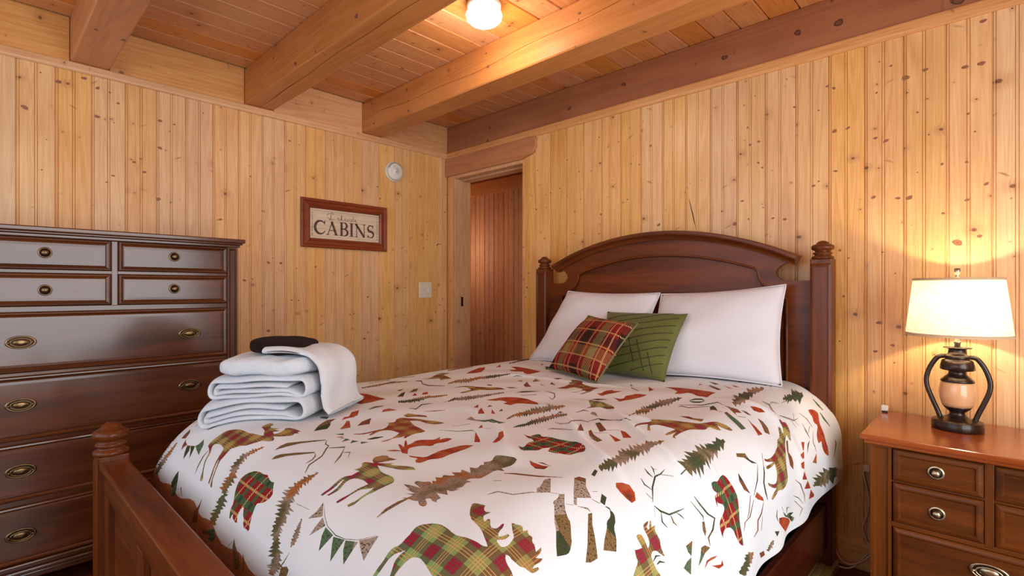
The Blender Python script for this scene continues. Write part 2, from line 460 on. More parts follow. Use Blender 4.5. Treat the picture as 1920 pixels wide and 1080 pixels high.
# ceiling beams
def beam(y0, y1, x0, x1, z0, z1, mat, crack=None, seed=0):
    """solid timber; local z along its length. crack = list of (face, start, end, position, depth)"""
    b = MB(); L = x1 - x0; n = 60; rnd = random.Random(seed)
    w = y1 - y0; h = z1 - z0
    bcv = .006
    ph = rnd.random() * 6
    rows = []
    for i in range(n + 1):
        u = i / n; l = u * L
        # local: X = world y (0..w), Y = world z down (0..h), Z = along
        ring = [(bcv, h), (0, h - bcv)]
        side = []
        cs = [c for c in (crack or []) if c[0] == 'side']
        pos = .5 * h; wd = .0002; dp = .0002
        if cs:
            c = cs[0]; e = max(0, min(1, (l - c[1]) / .15)) * max(0, min(1, (c[2] - l) / .3))
            pos = h * (c[3] + .10 * math.sin(l * 2.2 + ph) + .03 * math.sin(l * 9)); wd = .0002 + .0016 * e; dp = .0002 + c[4] * e
        # camera-facing side is +? side at X=0 (world smaller y)
        ring += [(0, pos + wd), (dp, pos), (0, pos - wd)]
        ring += [(0, bcv), (bcv, 0)]
        pos = .5 * w; wd = .0002; dp = .0002
        cb = [c for c in (crack or []) if c[0] == 'bottom']
        if cb:
            c = cb[0]; e = max(0, min(1, (l - c[1]) / .25)) * max(0, min(1, (c[2] - l) / .3))
            pos = w * (c[3] + .07 * math.sin(l * 2.6 + ph) + .02 * math.sin(l * 11)); wd = .0002 + .0032 * e * (.7 + .3 * math.sin(l * 5)); dp = .0002 + c[4] * e
        ring += [(pos - wd, 0), (pos, dp), (pos + wd, 0)]
        ring += [(w - bcv, 0), (w, bcv), (w, h - bcv), (w - bcv, h)]
        rows.append([(p[0], p[1], l) for p in ring])
    N = len(rows[0])
    vs = [p for r in rows for p in r]
    fs = [(i*N+k, i*N+(k+1) % N, (i+1)*N+(k+1) % N, (i+1)*N+k) for i in range(n) for k in range(N)]
    fs += [tuple(range(N)), tuple(n*N + k for k in range(N))]
    b.add(vs, fs)
    o = b.build('ceiling_beam', mat)
    # local x->world y, local y->world z, local z->world x
    o.matrix_world = Matrix(((0, 0, 1, x0), (1, 0, 0, y0), (0, 1, 0, z0), (0, 0, 0, 1)))
    return o
B1 = beam(-2.328, -2.178, -.01, XR_ROOM, ZB, ZC, M['pine_beam'], seed=5)
tag(B1, 'wide pine ceiling beam over the dresser, leftmost of those in the picture', 'beam', 'ceiling beams')
B2 = beam(-1.540, -1.374, -.01, XR_ROOM, ZB, ZC, M['pine_beam'], crack=[('bottom', .02, 4.2, .42, .02)], seed=8)
tag(B2, 'pine ceiling beam with a long open crack along its underside, left of the ceiling lamp', 'beam', 'ceiling beams')
B3 = beam(-.763, -.606, -.01, XR_ROOM, ZB, ZC, M['pine_beam'], crack=[('side', .1, 4.2, .5, .008)], seed=11)
tag(B3, 'brightly lit pine ceiling beam right of the ceiling lamp with a thin crack in its side', 'beam', 'ceiling beams')
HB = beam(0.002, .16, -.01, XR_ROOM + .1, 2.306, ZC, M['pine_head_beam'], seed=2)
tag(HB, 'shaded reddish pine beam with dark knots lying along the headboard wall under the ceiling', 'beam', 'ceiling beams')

# blocking boards between beams (part of the left wall)
edges = [(-3.95, -3.107), (-2.948, -2.330), (-2.176, -1.542), (-1.372, -.765), (-.604, .0)]
for a, b_ in edges:
    bb = MB().bbox(-(b_-a)/2, (b_-a)/2, -.002, .018, 0, ZC - ZB + .004, .002)
    o = bb.build('blocking_board', M['pine_trim'], wall_left)
    # grain horizontal: local z should run along y -> rebuild with swapped axes
    for v in o.data.vertices: v.co = Vector((v.co.z, v.co.y, v.co.x))
    o.data.flip_normals()
    o.matrix_local = Matrix(((0, -1, 0, 0.0), (0, 0, 1, (a + b_) / 2), (1, 0, 0, ZB - .002), (0, 0, 0, 1)))

# trims: local z along length
def trim(name, L, w, t, mat, M4, prof=None):
    b = MB()
    ring = prof or [(0, 0), (0, -t*.55), (w*.12, -t*.9), (w*.3, -t), (w*.8, -t), (w*.93, -t*.85), (w, -t*.3), (w, 0)]
    N = len(ring); n = 2
    vs = [(x, y, L*i/n) for i in range(n+1) for x, y in ring]
    fs = [(i*N+k, i*N+(k+1) % N, (i+1)*N+(k+1) % N, (i+1)*N+k) for i in range(n) for k in range(N)]
    fs += [tuple(range(N)), tuple(n*N+k for k in range(N))]
    b.add(vs, fs); o = b.build(name, mat); o.matrix_world = M4
    return struct(o)
trim('trim_1', 3.95, .046, .014, M['pine_trim'], Matrix(((0, -1, 0, 0.0), (0, 0, 1, YF_ROOM), (1, 0, 0, 2.265), (0, 0, 0, 1))))
trim('trim_2', XR_ROOM, .054, .016, M['pine_trim'], Matrix(((0, 0, 1, 0.0), (0, 1, 0, 0.0), (1, 0, 0, 2.256), (0, 0, 0, 1))))
trim('baseboard_back', XR_ROOM - .83, .127, .016, M['pine_wall'], Matrix(((0, 0, 1, .83), (0, 1, 0, 0.0), (1, 0, 0, 0.0), (0, 0, 0, 1))))
trim('baseboard_left', 3.95, .127, .016, M['pine_wall'], Matrix(((0, -1, 0, 0.0), (0, 0, 1, YF_ROOM), (1, 0, 0, 0.0), (0, 0, 0, 1))))

# header board above the doorway with a scrolled right end
lin = [(0, 2.256), (.955, 2.256), (.972, 2.236), (.962, 2.215), (.968, 2.190), (.952, 2.160), (.925, 2.140), (.885, 2.131), (.845, 2.126), (.83, 2.118), (0, 2.118)]
hd = MB()
for (px, pz) in [(0, 0)]:
    pass
hd.prism([(z, x) for x, z in lin], -.022, .0, plane='xz')
o = hd.build('door_header', M['pine_beam'])
o.matrix_world = Matrix(((0, 0, 1, 0), (0, 1, 0, 0), (1, 0, 0, 0), (0, 0, 0, 1))); struct(o); bevel(o, .004)
o.name = 'trim_3'
# doorway: jamb with strike plate, soffit with pocket-door track
jamb = MB().bbox(.070, .090, .0, .175, 0, 2.13, .003)
jamb.bbox(.083, .094, .0, .012, 0, 2.13, .002)
door = struct(jamb.build('door_1', M['pine_trim']))
MB().bbox(.0895, .0925, .070, .092, 1.075, 1.150, .001).build('strike_plate', M['brass_dark'], door)
hdj = MB().bbox(.09, .83, .0, .055, 2.095, 2.126, .003).bbox(.09, .83, .075, .165, 2.085, 2.126, .003).box(.09, .83, .055, .075, 2.112, 2.126)
o = hdj.build('door_head_jamb', M['pine_trim'], door)

# hallway seen through the doorway
wall_hall = struct(MB().box(-1.5, 1.6, .92, 1.0, 0, 2.6).box(-1.6, -1.5, .16, 1.0, 0, 2.6).box(1.55, 1.65, .16, 1.0, 0, 2.6)
                   .box(-1.6, -.1, .16, .2, 0, 2.6).build('wall_hall', M['pine_hall']))
bhl = board_mesh(2.25)
for k in range(12):
    place(bhl, 'plank', wall_hall, (-.85 + k * W, .90, 0), (0, 0, 0), M['pine_hall'])
trim('trim_4', 3.0, .14, .012, M['pine_hall'], Matrix(((0, 0, 1, -1.5), (0, 1, 0, .899), (1, 0, 0, 2.16), (0, 0, 0, 1))))
struct(MB().box(-1.6, 1.65, .16, 1.0, 2.32, 2.4).build('ceiling_hall', M['pine_hall']))
hl = bpy.data.lights.new('hall_fill', 'POINT'); hl.energy = 6; hl.color = (1.0, .76, .56); hl.shadow_soft_size = .08  # unseen point light added to brighten the hallway
ho = bpy.data.objects.new('hall_fill', hl); ho.location = (-.75, .48, 1.6); COL.objects.link(ho)

# ================================================================ ceiling lamp
LX, LY = 1.535, -1.035
cl = empty('ceiling_lamp', 'round white glass ceiling lamp glowing between two beams', 'lamp', (LX, LY, ZC))
MB().lathe([(.0, 0), (.075, 0), (.080, -.006), (.078, -.018), (.066, -.022), (0, -.022)][::-1], n=40).build('mounting_plate', M['white_plastic'], cl)
gl = NT('lit_glass', rough=.3); gl.bsdf.inputs['Emission Color'].default_value = (1, .93, .80, 1); gl.bsdf.inputs['Emission Strength'].default_value = 4.0
gl.color((.9, .9, .88, 1)); M['lit_glass'] = gl.mat
dome = [(.060, -.018), (.064, -.028), (.078, -.040), (.084, -.054), (.080, -.070), (.066, -.084), (.042, -.093), (.018, -.097), (0, -.098)]
MB().lathe(dome[::-1], n=40).build('glass_globe', M['lit_glass'], cl)
pl = bpy.data.lights.new('ceiling_lamp_bulb', 'POINT'); pl.energy = 8.5; pl.color = (1.0, .88, .72); pl.shadow_soft_size = .07
po = bpy.data.objects.new('ceiling_lamp_bulb', pl); po.location = (LX, LY, ZC - .20); COL.objects.link(po)

# ================================================================ smoke detector, switch, outlet
sd = empty('smoke_detector', 'round white smoke detector on the left wall near the corner', 'smoke detector', (0, -.507, 2.080))
sd.rotation_euler = (0, PI/2, 0)
MB().lathe([(0, .012), (.073, .012), (.075, .006), (.075, 0), (0, 0)], n=48).build('base_ring', M['ivory_plastic'], sd)
MB().lathe([(0, .040), (.012, .040), (.013, .037), (.040, .036), (.058, .033), (.064, .026), (.065, .012), (0, .012)], n=48).build('cover', M['white_plastic'], sd)
b = MB()
for k in range(26):
    a = PI * (.62 + .78 * k / 25)
    b.bbox(.0600*math.cos(a) - .0022, .0600*math.cos(a) + .0022, .0600*math.sin(a) - .0022, .0600*math.sin(a) + .0022, .024, .0335, .0004)
b.build('vent', M['grey_plastic'], sd)
MB().lathe([(0, .0415), (.0035, .0415), (.004, .039), (0, .039)], cx=.006, cy=-.004, n=12).build('test_button', M['grey_plastic'], sd)
MB().lathe([(0, .038), (.003, .038), (.003, .035), (0, .035)], cx=-.032, cy=-.018, n=10).build('indicator', M['grey_plastic'], sd)

def plate(name, label, cat, loc, w, h, rot, mat):
    e = empty(name, label, cat, loc); e.rotation_euler = rot
    MB().rings((-w/2, w/2, -h/2, h/2), [(0, 0), (0, .003), (.004, .006), (.010, .0062), (.02, .0062)], lambda u, v, q: (u, -q, v)).build('cover_plate', mat, e)
    return e
sw = plate('light_switch', 'ivory double light switch plate beside the doorway', 'switch', (0.0, -.217, 1.206), .120, .122, (0, 0, PI/2), M['ivory_plastic'])
MB().bbox(-.0075, .0075, -.009, -.005, -.014, .014, .001).build('switch_slot', M['white_plastic'], sw, loc=(.027, 0, 0))
MB().bbox(-.0045, .0045, -.020, -.006, -.002, .010, .0015).build('toggle', M['white_plastic'], sw, loc=(.027, 0, .002))
for (sx, sz) in ((-.027, 0), (.027, .028), (.027, -.028)):
    MB().lathe([(0, .0085), (.0028, .008), (.003, .006), (0, .006)], n=12).build('screw', M['nickel'], sw, loc=(sx, 0, sz), rot=(PI/2, 0, 0))

ol = plate('wall_outlet', 'tan wall outlet low behind the nightstand with a plug in it', 'outlet', (2.862, .0, .405), .075, .118, (0, 0, 0), plain('tan_plastic', (196, 150, 106), rough=.45))
for z in (-.022, .022):
    MB().lathe([(0, .0085), (.015, .0085), (.016, .006), (0, .006)], n=20).build('socket', M['ivory_plastic'], ol, loc=(0, 0, z), rot=(PI/2, 0, 0))

cd = MB()
def bez(P, n=10):
    out = []
    for i in range(len(P) - 1):
        p0 = Vector(P[max(0, i-1)]); p1 = Vector(P[i]); p2 = Vector(P[i+1]); p3 = Vector(P[min(len(P)-1, i+2)])
        for k in range(n):
            t = k / n
            out.append(.5 * ((2*p1) + (-p0+p2)*t + (2*p0-5*p1+4*p2-p3)*t*t + (-p0+3*p1-3*p2+p3)*t*t*t))
    out.append(Vector(P[-1])); return out
cd.tube(bez([(2.834, -.022, .452), (2.826, -.035, .430), (2.838, -.035, .37), (2.846, -.035, .31), (2.838, -.035, .25), (2.824, -.035, .195), (2.835, -.035, .15), (2.852, -.035, .118), (2.848, -.04, .085), (2.81, -.05, .045), (2.77, -.055, .030), (2.735, -.05, .055), (2.722, -.05, .115)]), .0032, 8)
cd.tube(bez([(2.856, -.03, .110), (2.83, -.04, .075), (2.79, -.05, .020), (2.75, -.06, .010), (2.70, -.05, .014)]), .0032, 8)
pc = empty('power_cord', 'thin beige power cord drooping from the outlet to the floor', 'cord', (2.84, -.03, .0))
c_ = cd.build('cord', M['cord'], pc); c_.matrix_parent_inverse = pc.matrix_basis.inverted()
pg = MB().bbox(2.824, 2.850, -.034, -.0085, .434, .462, .004).build('plug', M['cord'], pc); pg.matrix_parent_inverse = pc.matrix_basis.inverted()

# ================================================================ wall sign
YA, YB_, ZA, ZBs = -1.206, -.575, 1.485, 1.804
sg = empty('wall_sign', 'brown framed sign reading Lakeside CABINS on the left wall', 'sign', (0, (YA+YB_)/2, (ZA+ZBs)/2))
hw, hh = (YB_-YA)/2, (ZBs-ZA)/2
FR = lambda u, v, q: (q, u, v)
# mitred frame as four parts
def frame_side(kind):
    steps = [(0, .004), (.000, .018), (.006, .024), (.016, .022), (.022, .015), (.042, .017), (.048, .021), (.056, .018), (.062, .010), (.064, .004)]
    c = []
    for ins, q in steps:
        u, v = hw - ins, hh - ins
        c.append({'t': ((-u, v), (u, v)), 'b': ((u, -v), (-u, -v)), 'l': ((-u, -v), (-u, v)), 'r': ((u, v), (u, -v))}[kind] + (q,))
    b = MB(); vs = []
    for p, q_, q in c: vs += [(q, p[0], p[1]), (q, q_[0], q_[1])]
    n = len(c)
    fs = [(2*i, 2*i+1, 2*((i+1) % n)+1, 2*((i+1) % n)) for i in range(n)] + [tuple(2*i for i in range(n)), tuple(2*i+1 for i in range(n))]
    b.add(vs, fs); return b
for kd in 'tblr':
    frame_side(kd).build('frame_rail', M['frame_wood'], sg)
sp = NT('sign_paper', rough=.8)
tc = sp.node('ShaderNodeTexCoord').outputs['Object']; s3 = sp.node('ShaderNodeSeparateXYZ', i_0=tc)
lines = sp.math('LESS_THAN', sp.math('ABSOLUTE', sp.math('SUBTRACT', sp.math('FRACT', sp.math('MULTIPLY_ADD', s3.outputs[2], 19.0, .08)), .5)), .022)
n1 = sp.noise(sp.vmath('MULTIPLY', tc, (1, .12, 1)), 60, 4, .6)
cc = sp.ramp(n1, [(.3, srgb(206, 184, 156)), (.7, srgb(228, 208, 182))])
M['sign_paper'] = sp.color(sp.mix(sp.math('MULTIPLY', lines, .45), cc, srgb(150, 128, 104)))
pw, ph_ = hw - .060, hh - .060
MB().box(.001, .008, -pw, pw, -ph_, ph_).build('sign_board', M['sign_paper'], sg)
ink = NT('worn_ink', rough=.8)
tc = ink.node('ShaderNodeTexCoord').outputs['Object']
M['ink'] = ink.color(ink.ramp(ink.noise(tc, 170, 3, .7), [(.46, srgb(66, 50, 44)), (.62, srgb(112, 92, 78))]))
M['ink_mid'] = plain('script_ink', (118, 102, 90), rough=.9, nscale=200, namp=.2)
M['ink_pale'] = plain('faded_ink', (158, 142, 124), rough=.9, nscale=200, namp=.2)
def poly_stroke(pts, ws):
    L = []; R = []
    for i, (a, b) in enumerate(pts):
        p = pts[max(0, i-1)]; q = pts[min(len(pts)-1, i+1)]
        dx, dy = q[0]-p[0], q[1]-p[1]; l = math.hypot(dx, dy) or 1
        w = (ws[i] if isinstance(ws, list) else ws) / 2
        L.append((a - dy/l*w, b + dx/l*w)); R.append((a + dy/l*w, b - dx/l*w))
    return L, R
def letter(b, strokes, ox, oz, sx, sz, x0=.008, x1=.0092):
    for pts, ws in strokes:
        P = [(ox + a*sx, oz + c*sz) for a, c in pts]
        W_ = [w*sz for w in ws] if isinstance(ws, list) else ws*sz
        L, R = poly_stroke(P, W_)
        n = len(L); vs = []
        for xx in (x0, x1): vs += [(xx, p[0], p[1]) for p in L] + [(xx, p[0], p[1]) for p in R]
        fs = []
        for i in range(n-1):
            fs += [(i, i+1, n+i+1, n+i), (2*n+i, 2*n+n+i, 2*n+n+i+1, 2*n+i+1), (i, 2*n+i, 2*n+i+1, i+1), (n+i, n+i+1, 3*n+i+1, 3*n+i)]
        fs += [(0, n, 3*n, 2*n), (n-1, 2*n-1, 4*n-1, 3*n-1)]
        b.add(vs, fs)
def arc(cx, cy, rx, ry, a0, a1, n=14): return [(cx + rx*math.cos(math.radians(a0+(a1-a0)*i/n)), cy + ry*math.sin(math.radians(a0+(a1-a0)*i/n))) for i in range(n+1)]
def wv(n, lo, hi): return [lo + (hi-lo)*math.sin(PI*i/n) for i in range(n+1)]
T_, t_ = .17, .06
ser = lambda x, y, w=.28: ([(x-w/2, y), (x+w/2, y)], .045)
LET = {
 'C': (.82, [(arc(.46, .5, .38, .46, 38, 322, 24), wv(24, .04, .19)), ([(.76, .98), (.77, .70)], [.09, .03]), ([(.74, .15), (.80, .30)], [.03, .05])]),
 'A': (.88, [([(.12, .03), (.44, .98)], .055), ([(.40, .98), (.74, .03)], T_), ([(.24, .34), (.60, .34)], .05), ser(.12, .02), ser(.74, .02, .34)]),
 'B': (.74, [([(.20, .02), (.20, .98)], T_), ([(.06, .98), (.38, .98)] + arc(.38, .755, .22, .225, 90, -90, 10) + [(.20, .53)], [.045]*2 + wv(10, .05, .16) + [.045]), ([(.20, .50), (.40, .50)] + arc(.40, .26, .26, .24, 90, -90, 10) + [(.06, .02)], [.045]*2 + wv(10, .05, .17) + [.045])]),
 'I': (.40, [([(.18, .02), (.18, .98)], T_), ser(.18, .98, .34), ser(.18, .02, .34)]),
 'N': (.92, [([(.16, .02), (.16, .96)], .055), ([(.10, .98), (.76, .02)], T_), ([(.76, .02), (.76, .98)], .055), ser(.14, .02, .26), ser(.08, .98, .2), ser(.76, .98, .26)]),
 'S': (.62, [(arc(.30, .73, .21, .23, 35, 270, 16) + arc(.30, .27, .24, .235, 88, -150, 16), wv(16, .05, .10)[:9] + [.13, .15, .16, .17, .175, .18, .18, .18, .18] + [.18, .175, .17, .16, .15, .13, .11, .10, .09, .08, .07, .06, .055, .05, .05, .05]), ([(.49, .98), (.49, .76)], [.08, .03]), ([(.08, .03), (.08, .26)], [.08, .03])]),
}
b = MB(); xx = -.228; hgt = .092
for ch in 'CABINS':
    w, st = LET[ch]; letter(b, st, xx, -.070, hgt * 1.05, hgt); xx += w * hgt * 1.115
b.build('lettering', M['ink'], sg)
b = MB()
SCR = {'L': (1.1, [arc(.45, .85, .18, .15, -60, 200, 10) + [(.35, .5), (.2, .1), (.05, .05), (.3, .0), (.7, .08), (.95, .1)]]),
 'a': (.62, [arc(.25, .25, .2, .22, 40, 330, 10), [(.45, .45), (.42, .1), (.6, .05)]]),
 'k': (.6, [[(.0, .1), (.2, .6), (.25, 1.0), (.12, .9), (.1, .0)], [(.1, .25), (.38, .45), (.2, .25), (.42, .02), (.6, .08)]]),
 'e': (.52, [[(.05, .2), (.4, .32), (.3, .47), (.1, .4), (.08, .15), (.25, .02), (.52, .1)]]),
 's': (.45, [[(0, .05), (.22, .48), (.3, .2), (.15, .02), (.45, .08)]]),
 'i': (.3, [[(.1, .45), (.1, .1), (.3, .05)], [(.12, .62), (.14, .66)]]),
 'd': (.62, [arc(.25, .25, .2, .22, 40, 330, 10), [(.5, 1.0), (.44, .1), (.62, .05)]])}
xx = -.125
for ch in 'Lakeside':
    w, st = SCR[ch]; hgt2 = .048 if ch == 'L' else .036
    letter(b, [(s_, .085 if ch != 'L' else .07) for s_ in st], xx, .032, hgt2, hgt2); xx += w * hgt2 * 1.12
letter(b, [([(-.1, .3), (.2, .1), (.5, .22)], .05), ([(-.2, .55), (0, .8), (.3, .95)], .05)], -.13, .030, .05, .05)
b.build('script_lettering', M['ink_mid'], sg)
b = MB(); rr = random.Random(5)
for side in (-1, 1):
    z = -ph_ + .02
    while z < ph_ - .02:
        h_ = rr.uniform(.006, .02); y0 = side * (pw - .016); b.box(.008, .0088, y0 - rr.uniform(.001, .004), y0 + rr.uniform(.002, .005), z, z + h_); z += h_ + rr.uniform(.002, .009)
b.box(.008, .0087, -pw + .01, pw - .01, ph_ - .016, ph_ - .013)
b.build('worn_edge_marks', M['ink_pale'], sg)
# ================================================================ furniture helpers
def knob(parent, loc, s=1.0, axis='x'):
    M_ = M['brass'] if axis == 'x' else M['silver_brass']
    #"""round knob on a ringed back plate; axis = direction it points to"""
    rot = {'x': (0, PI/2, 0), '-y': (PI/2, 0, 0)}[axis]
    k = MB().lathe([(0, .004), (.0160, .004), (.0172, .0062), (.0190, .0065), (.0200, .0045), (.0215, .0055), (.0225, .003), (.0225, 0), (0, 0)], n=32, sx=s, sy=s).build('back_plate', M_, parent, loc=loc, rot=rot)
    MB().lathe([(0, .0052), (.0158, .0052), (.0158, .0042), (0, .0042)], n=24, sx=s, sy=s).build('shadow_ring', M['brass_dark'], k)
    MB().lathe([(0, .021), (.006, .0205), (.0102, .018), (.0112, .015), (.0080, .011), (.0045, .009), (.0045, .004), (0, .004)], n=24, sx=s, sy=s).build('knob', M_, k)
    return k
def pull(parent, loc, s=1.0, axis='x'):
    M_ = M['brass'] if axis == 'x' else M['silver_brass']
    #"""oval backplate with hanging bail; local y up, x across"""
    rot = {'x': (PI/2, 0, PI/2), '-y': (PI/2, 0, 0)}[axis]
    p = MB().lathe([(0, .006), (.35, .0075), (.42, .005), (.60, .0035), (.80, .0035), (.84, .0055), (.94, .0055), (1, .003), (1, 0), (0, 0)], n=48, sx=.046*s, sy=.026*s).build('back_plate', M_, parent, loc=loc, rot=rot)
    MB().lathe([(.44, .0046), (.83, .0046)], n=48, sx=.046*s, sy=.026*s, cap=False).build('plate_groove', M['brass_dark'], p)
    b = MB()
    b.tube([(.0300*s*math.cos(a), .0160*s*math.sin(a), .0085) for a in [2*PI*i/36 for i in range(36)]], .0022*s, 8, closed=True)
    b.build('bail', M_, p)
    for q in (-1, 1): MB().lathe([(0, .016), (.003, .0155), (.0045, .013), (.003, .010), (.003, .003), (0, .003)], cx=q*.0345*s, cy=0, n=14).build('bail_pin', M_, p)
    return p

# ================================================================ dresser (against the left wall, drawers face +x)
DX = .478
DY0, DY1 = -2.728, -1.735
dr = empty('dresser', 'tall dark wood dresser with brass pulls against the left wall', 'dresser', (.25, (DY0+DY1)/2, 0))
def dadd(b, name, mat): 
    o = b.build(name, mat, dr); o.matrix_parent_inverse = dr.matrix_basis.inverted(); return o
dadd(MB().box(.02, DX - .020, DY0 + .006, DY1 - .006, .11, 1.42), 'carcass', M['dresser_z'])
# top with moulded edge
tp = MB()
def slab(b, x1, y0, y1, z0, z1, c): b.bbox(.012, x1, y0, y1, z0, z1, c)
slab(tp, DX + .030, DY0 - .028, DY1 + .028, 1.440, 1.461, .005)
slab(tp, DX + .020, DY0 - .018, DY1 + .018, 1.432, 1.441, .003)
dadd(tp, 'top', M['dresser_x'])
cv = MB(); slab(cv, DX + .010, DY0 - .008, DY1 + .008, 1.419, 1.4325, .003)
dadd(cv, 'cornice', M['dresser_x'])
# stiles with recessed panel
for (a, b_) in ((DY1 - .047, DY1), (DY0, DY0 + .047)):
    s_ = MB().rings((a, b_, .10, 1.42), [(0, 0), (0, .030), (.009, .030), (.012, .024), (.016, .022), (.020, .022)], lambda u, v, q: (DX - .030 + q, u, v))
    dadd(s_, 'stile', M['dresser_z'])
# rails between the drawers
rails = [(1.277, 1.290), (1.122, 1.143), (.872, .884), (.606, .620), (.366, .384)]
YL, YR = DY0 + .047, DY1 - .047
for z0, z1 in rails:
    dadd(MB().bbox(DX - .03, DX - .004, YL, YR, z0 - .002, z1 + .002, .003), 'rail', M['dresser_x'])
dadd(MB().bbox(DX - .03, DX - .003, -2.240, -2.216, 1.14, 1.42, .003), 'divider', M['dresser_z'])
# plinth with reeded moulding
pb = MB().bbox(DX - .03, DX + .012, DY0 - .010, DY1 + .010, .118, .140, .005).bbox(DX - .03, DX + .018, DY0 - .014, DY1 + .014, .098, .117, .006).bbox(DX - .03, DX + .008, DY0 - .006, DY1 + .006, .072, .098, .005)
dadd(pb, 'base_moulding', M['dresser_x'])
for yy in (DY0 + .02, DY1 - .09):
    for x_ in (.03, DX - .08): dadd(MB().bbox(x_, x_ + .07, yy, yy + .07, 0, .075, .006), 'foot', M['dresser_z'])
DST = [(0, -.012), (0, .004), (.003, .009), (.008, .010), (.012, .006), (.016, .0035), (.020, .0055), (.03, .006)]
def drawer(y0, y1, z0, z1, fronts, kind):
    b = MB().rings((y0, y1, z0, z1), DST, lambda u, v, q: (DX - .004 + q, u, v))
    d = dadd(b, 'drawer', M['dresser_x'])
    for fy, fz in fronts:
        if kind == 'k': knob(d, (DX + .002, fy, fz), 1.0, 'x')
        else: pull(d, (DX + .002, fy, fz), 1.0, 'x')
drawer(YL + .001, -2.241, 1.291, 1.418, [(-2.452, 1.358)], 'k')
drawer(-2.215, YR - .001, 1.291, 1.418, [(-2.008, 1.362)], 'k')
drawer(YL + .001, -2.241, 1.145, 1.275, [(-2.452, 1.208)], 'k')
drawer(-2.215, YR - .001, 1.145, 1.275, [(-2.008, 1.214)], 'k')
for z0, z1, zp in ((.886, 1.121, 1.004), (.621, .871, .760), (.386, .605, .502), (.142, .365, .252)):
    drawer(YL + .001, YR - .001, z0, z1, [(-2.522, zp), (-1.946, zp)], 'p')
# dark tray whose corner shows at the picture edge
tr = empty('serving_tray', 'small dark wooden tray on the dresser top, mostly outside the picture', 'tray', (.40, -2.64, 1.461))
MB().bbox(-.14, .06, -.14, .052, .002, .010, .003).build('tray_base', M['cherry_x'], tr)
b = MB()
b.bbox(.05, .066, -.146, .058, .002, .032, .004).bbox(-.146, .066, .044, .058, .002, .032, .004).bbox(-.146, -.132, -.146, .058, .002, .032, .004).bbox(-.146, .066, -.146, -.132, .002, .032, .004)
b.build('rim', M['cherry_x'], tr)

# ================================================================ nightstand (faces the camera)
NX0, NX1, NYF, NYB = 2.920, 3.530, -.485, -.045
ns = empty('nightstand', 'warm brown wooden nightstand right of the bed', 'nightstand', ((NX0+NX1)/2, (NYF+NYB)/2, 0))
def nadd(b, name, mat):
    o = b.build(name, mat, ns); o.matrix_parent_inverse = ns.matrix_basis.inverted(); return o
nadd(MB().box(NX0 + .004, NX1 - .004, NYF + .02, NYB, .06, .675), 'carcass', M['night_z'])
t = MB().bbox(NX0 - .028, NX1 + .028, NYF - .027, NYB + .02, .686, .706, .006).bbox(NX0 - .016, NX1 + .016, NYF - .016, NYB + .01, .674, .687, .005)
nadd(t, 'top', M['night_top'])
for a, b_ in ((NX0, NX0 + .060), (NX1 - .060, NX1)):
    nadd(MB().rings((a, b_, .06, .675), [(0, 0), (0, .030), (.010, .030), (.013, .025), (.018, .024)], lambda u, v, q: (u, NYF + .030 - q, v)), 'stile', M['night_z'])
nadd(MB().bbox(3.213, 3.237, NYF + .001, NYF + .03, .41, .672, .003), 'divider', M['night_z'])
for z0, z1 in ((.668, .676), (.553, .560), (.402, .418)):
    nadd(MB().bbox(NX0 + .058, NX1 - .058, NYF + .002, NYF + .03, z0, z1, .002), 'rail', M['night_x'])
nadd(MB().bbox(NX0 - .006, NX1 + .006, NYF - .008, NYB, .03, .085, .006), 'base_moulding', M['night_x'])
for a in (NX0 + .005, NX1 - .065):
    for c in (NYF + .005, NYB - .07): nadd(MB().bbox(a, a + .06, c, c + .06, 0, .04, .006), 'foot', M['night_z'])
NST = [(0, -.012), (0, .002), (.004, .006), (.012, .009), (.017, .009), (.021, .004), (.028, .004)]
def ndrawer(x0, x1, z0, z1, px, pz, kind):
    d = nadd(MB().rings((x0, x1, z0, z1), NST, lambda u, v, q: (u, NYF + .002 - q, v)), 'drawer', M['night_x'])
    if kind == 'k': knob(d, (px, NYF - .002, pz), .98, '-y')
    else: pull(d, (px, NYF - .002, pz), 1.05, '-y')
for x0, x1 in ((2.984, 3.212), (3.238, 3.466)):
    ndrawer(x0, x1, .561, .667, (x0+x1)/2, .613, 'k')
    ndrawer(x0, x1, .419, .552, (x0+x1)/2 + .002, .481, 'k')
ndrawer(2.984, 3.466, .090, .401, 3.225, .335, 'p')

ch = empty('usb_charger', 'tiny white charger cube at the back corner of the nightstand', 'charger', (2.905, -.062, .706))
MB().bbox(-.012, .012, -.011, .011, .006, .028, .004).build('body', M['white_plastic'], ch)
MB().bbox(-.009, .009, -.008, .008, 0, .0062, .001).build('foot_pad', M['glass_dark'], ch)

# ================================================================ table lamp
TLX, TLY, TLZ = 3.137, -.200, .706
tl = empty('table_lamp', 'lantern shaped table lamp with white fabric shade, lit, on the nightstand', 'lamp', (TLX, TLY, TLZ))
MB().lathe([(0, 0), (.071, 0), (.0735, .004), (.0735, .020), (.0725, .024), (.0715, .026), (.0725, .029), (.071, .033), (.060, .037), (.040, .042), (.026, .050), (.0215, .058), (.0225, .064), (.030, .070), (.038, .078), (.0415, .086), (0, .086)][::-1], n=48).build('base', M['dark_bronze'], tl)
am = NT('amber_glass', rough=.2, coat=.4)
am.bsdf.inputs['Subsurface Weight'].default_value = .0
am.bsdf.inputs['Transmission Weight'].default_value = .0
M['amber_glass'] = am.color(srgb(222, 168, 120))
MB().lathe([(0, .084), (.0425, .084), (.0465, .096), (.0510, .115), (.0525, .133), (.0510, .150), (.0480, .164), (.0455, .173), (0, .173)][::-1], n=48).build('glass_chimney', M['amber_glass'], tl)
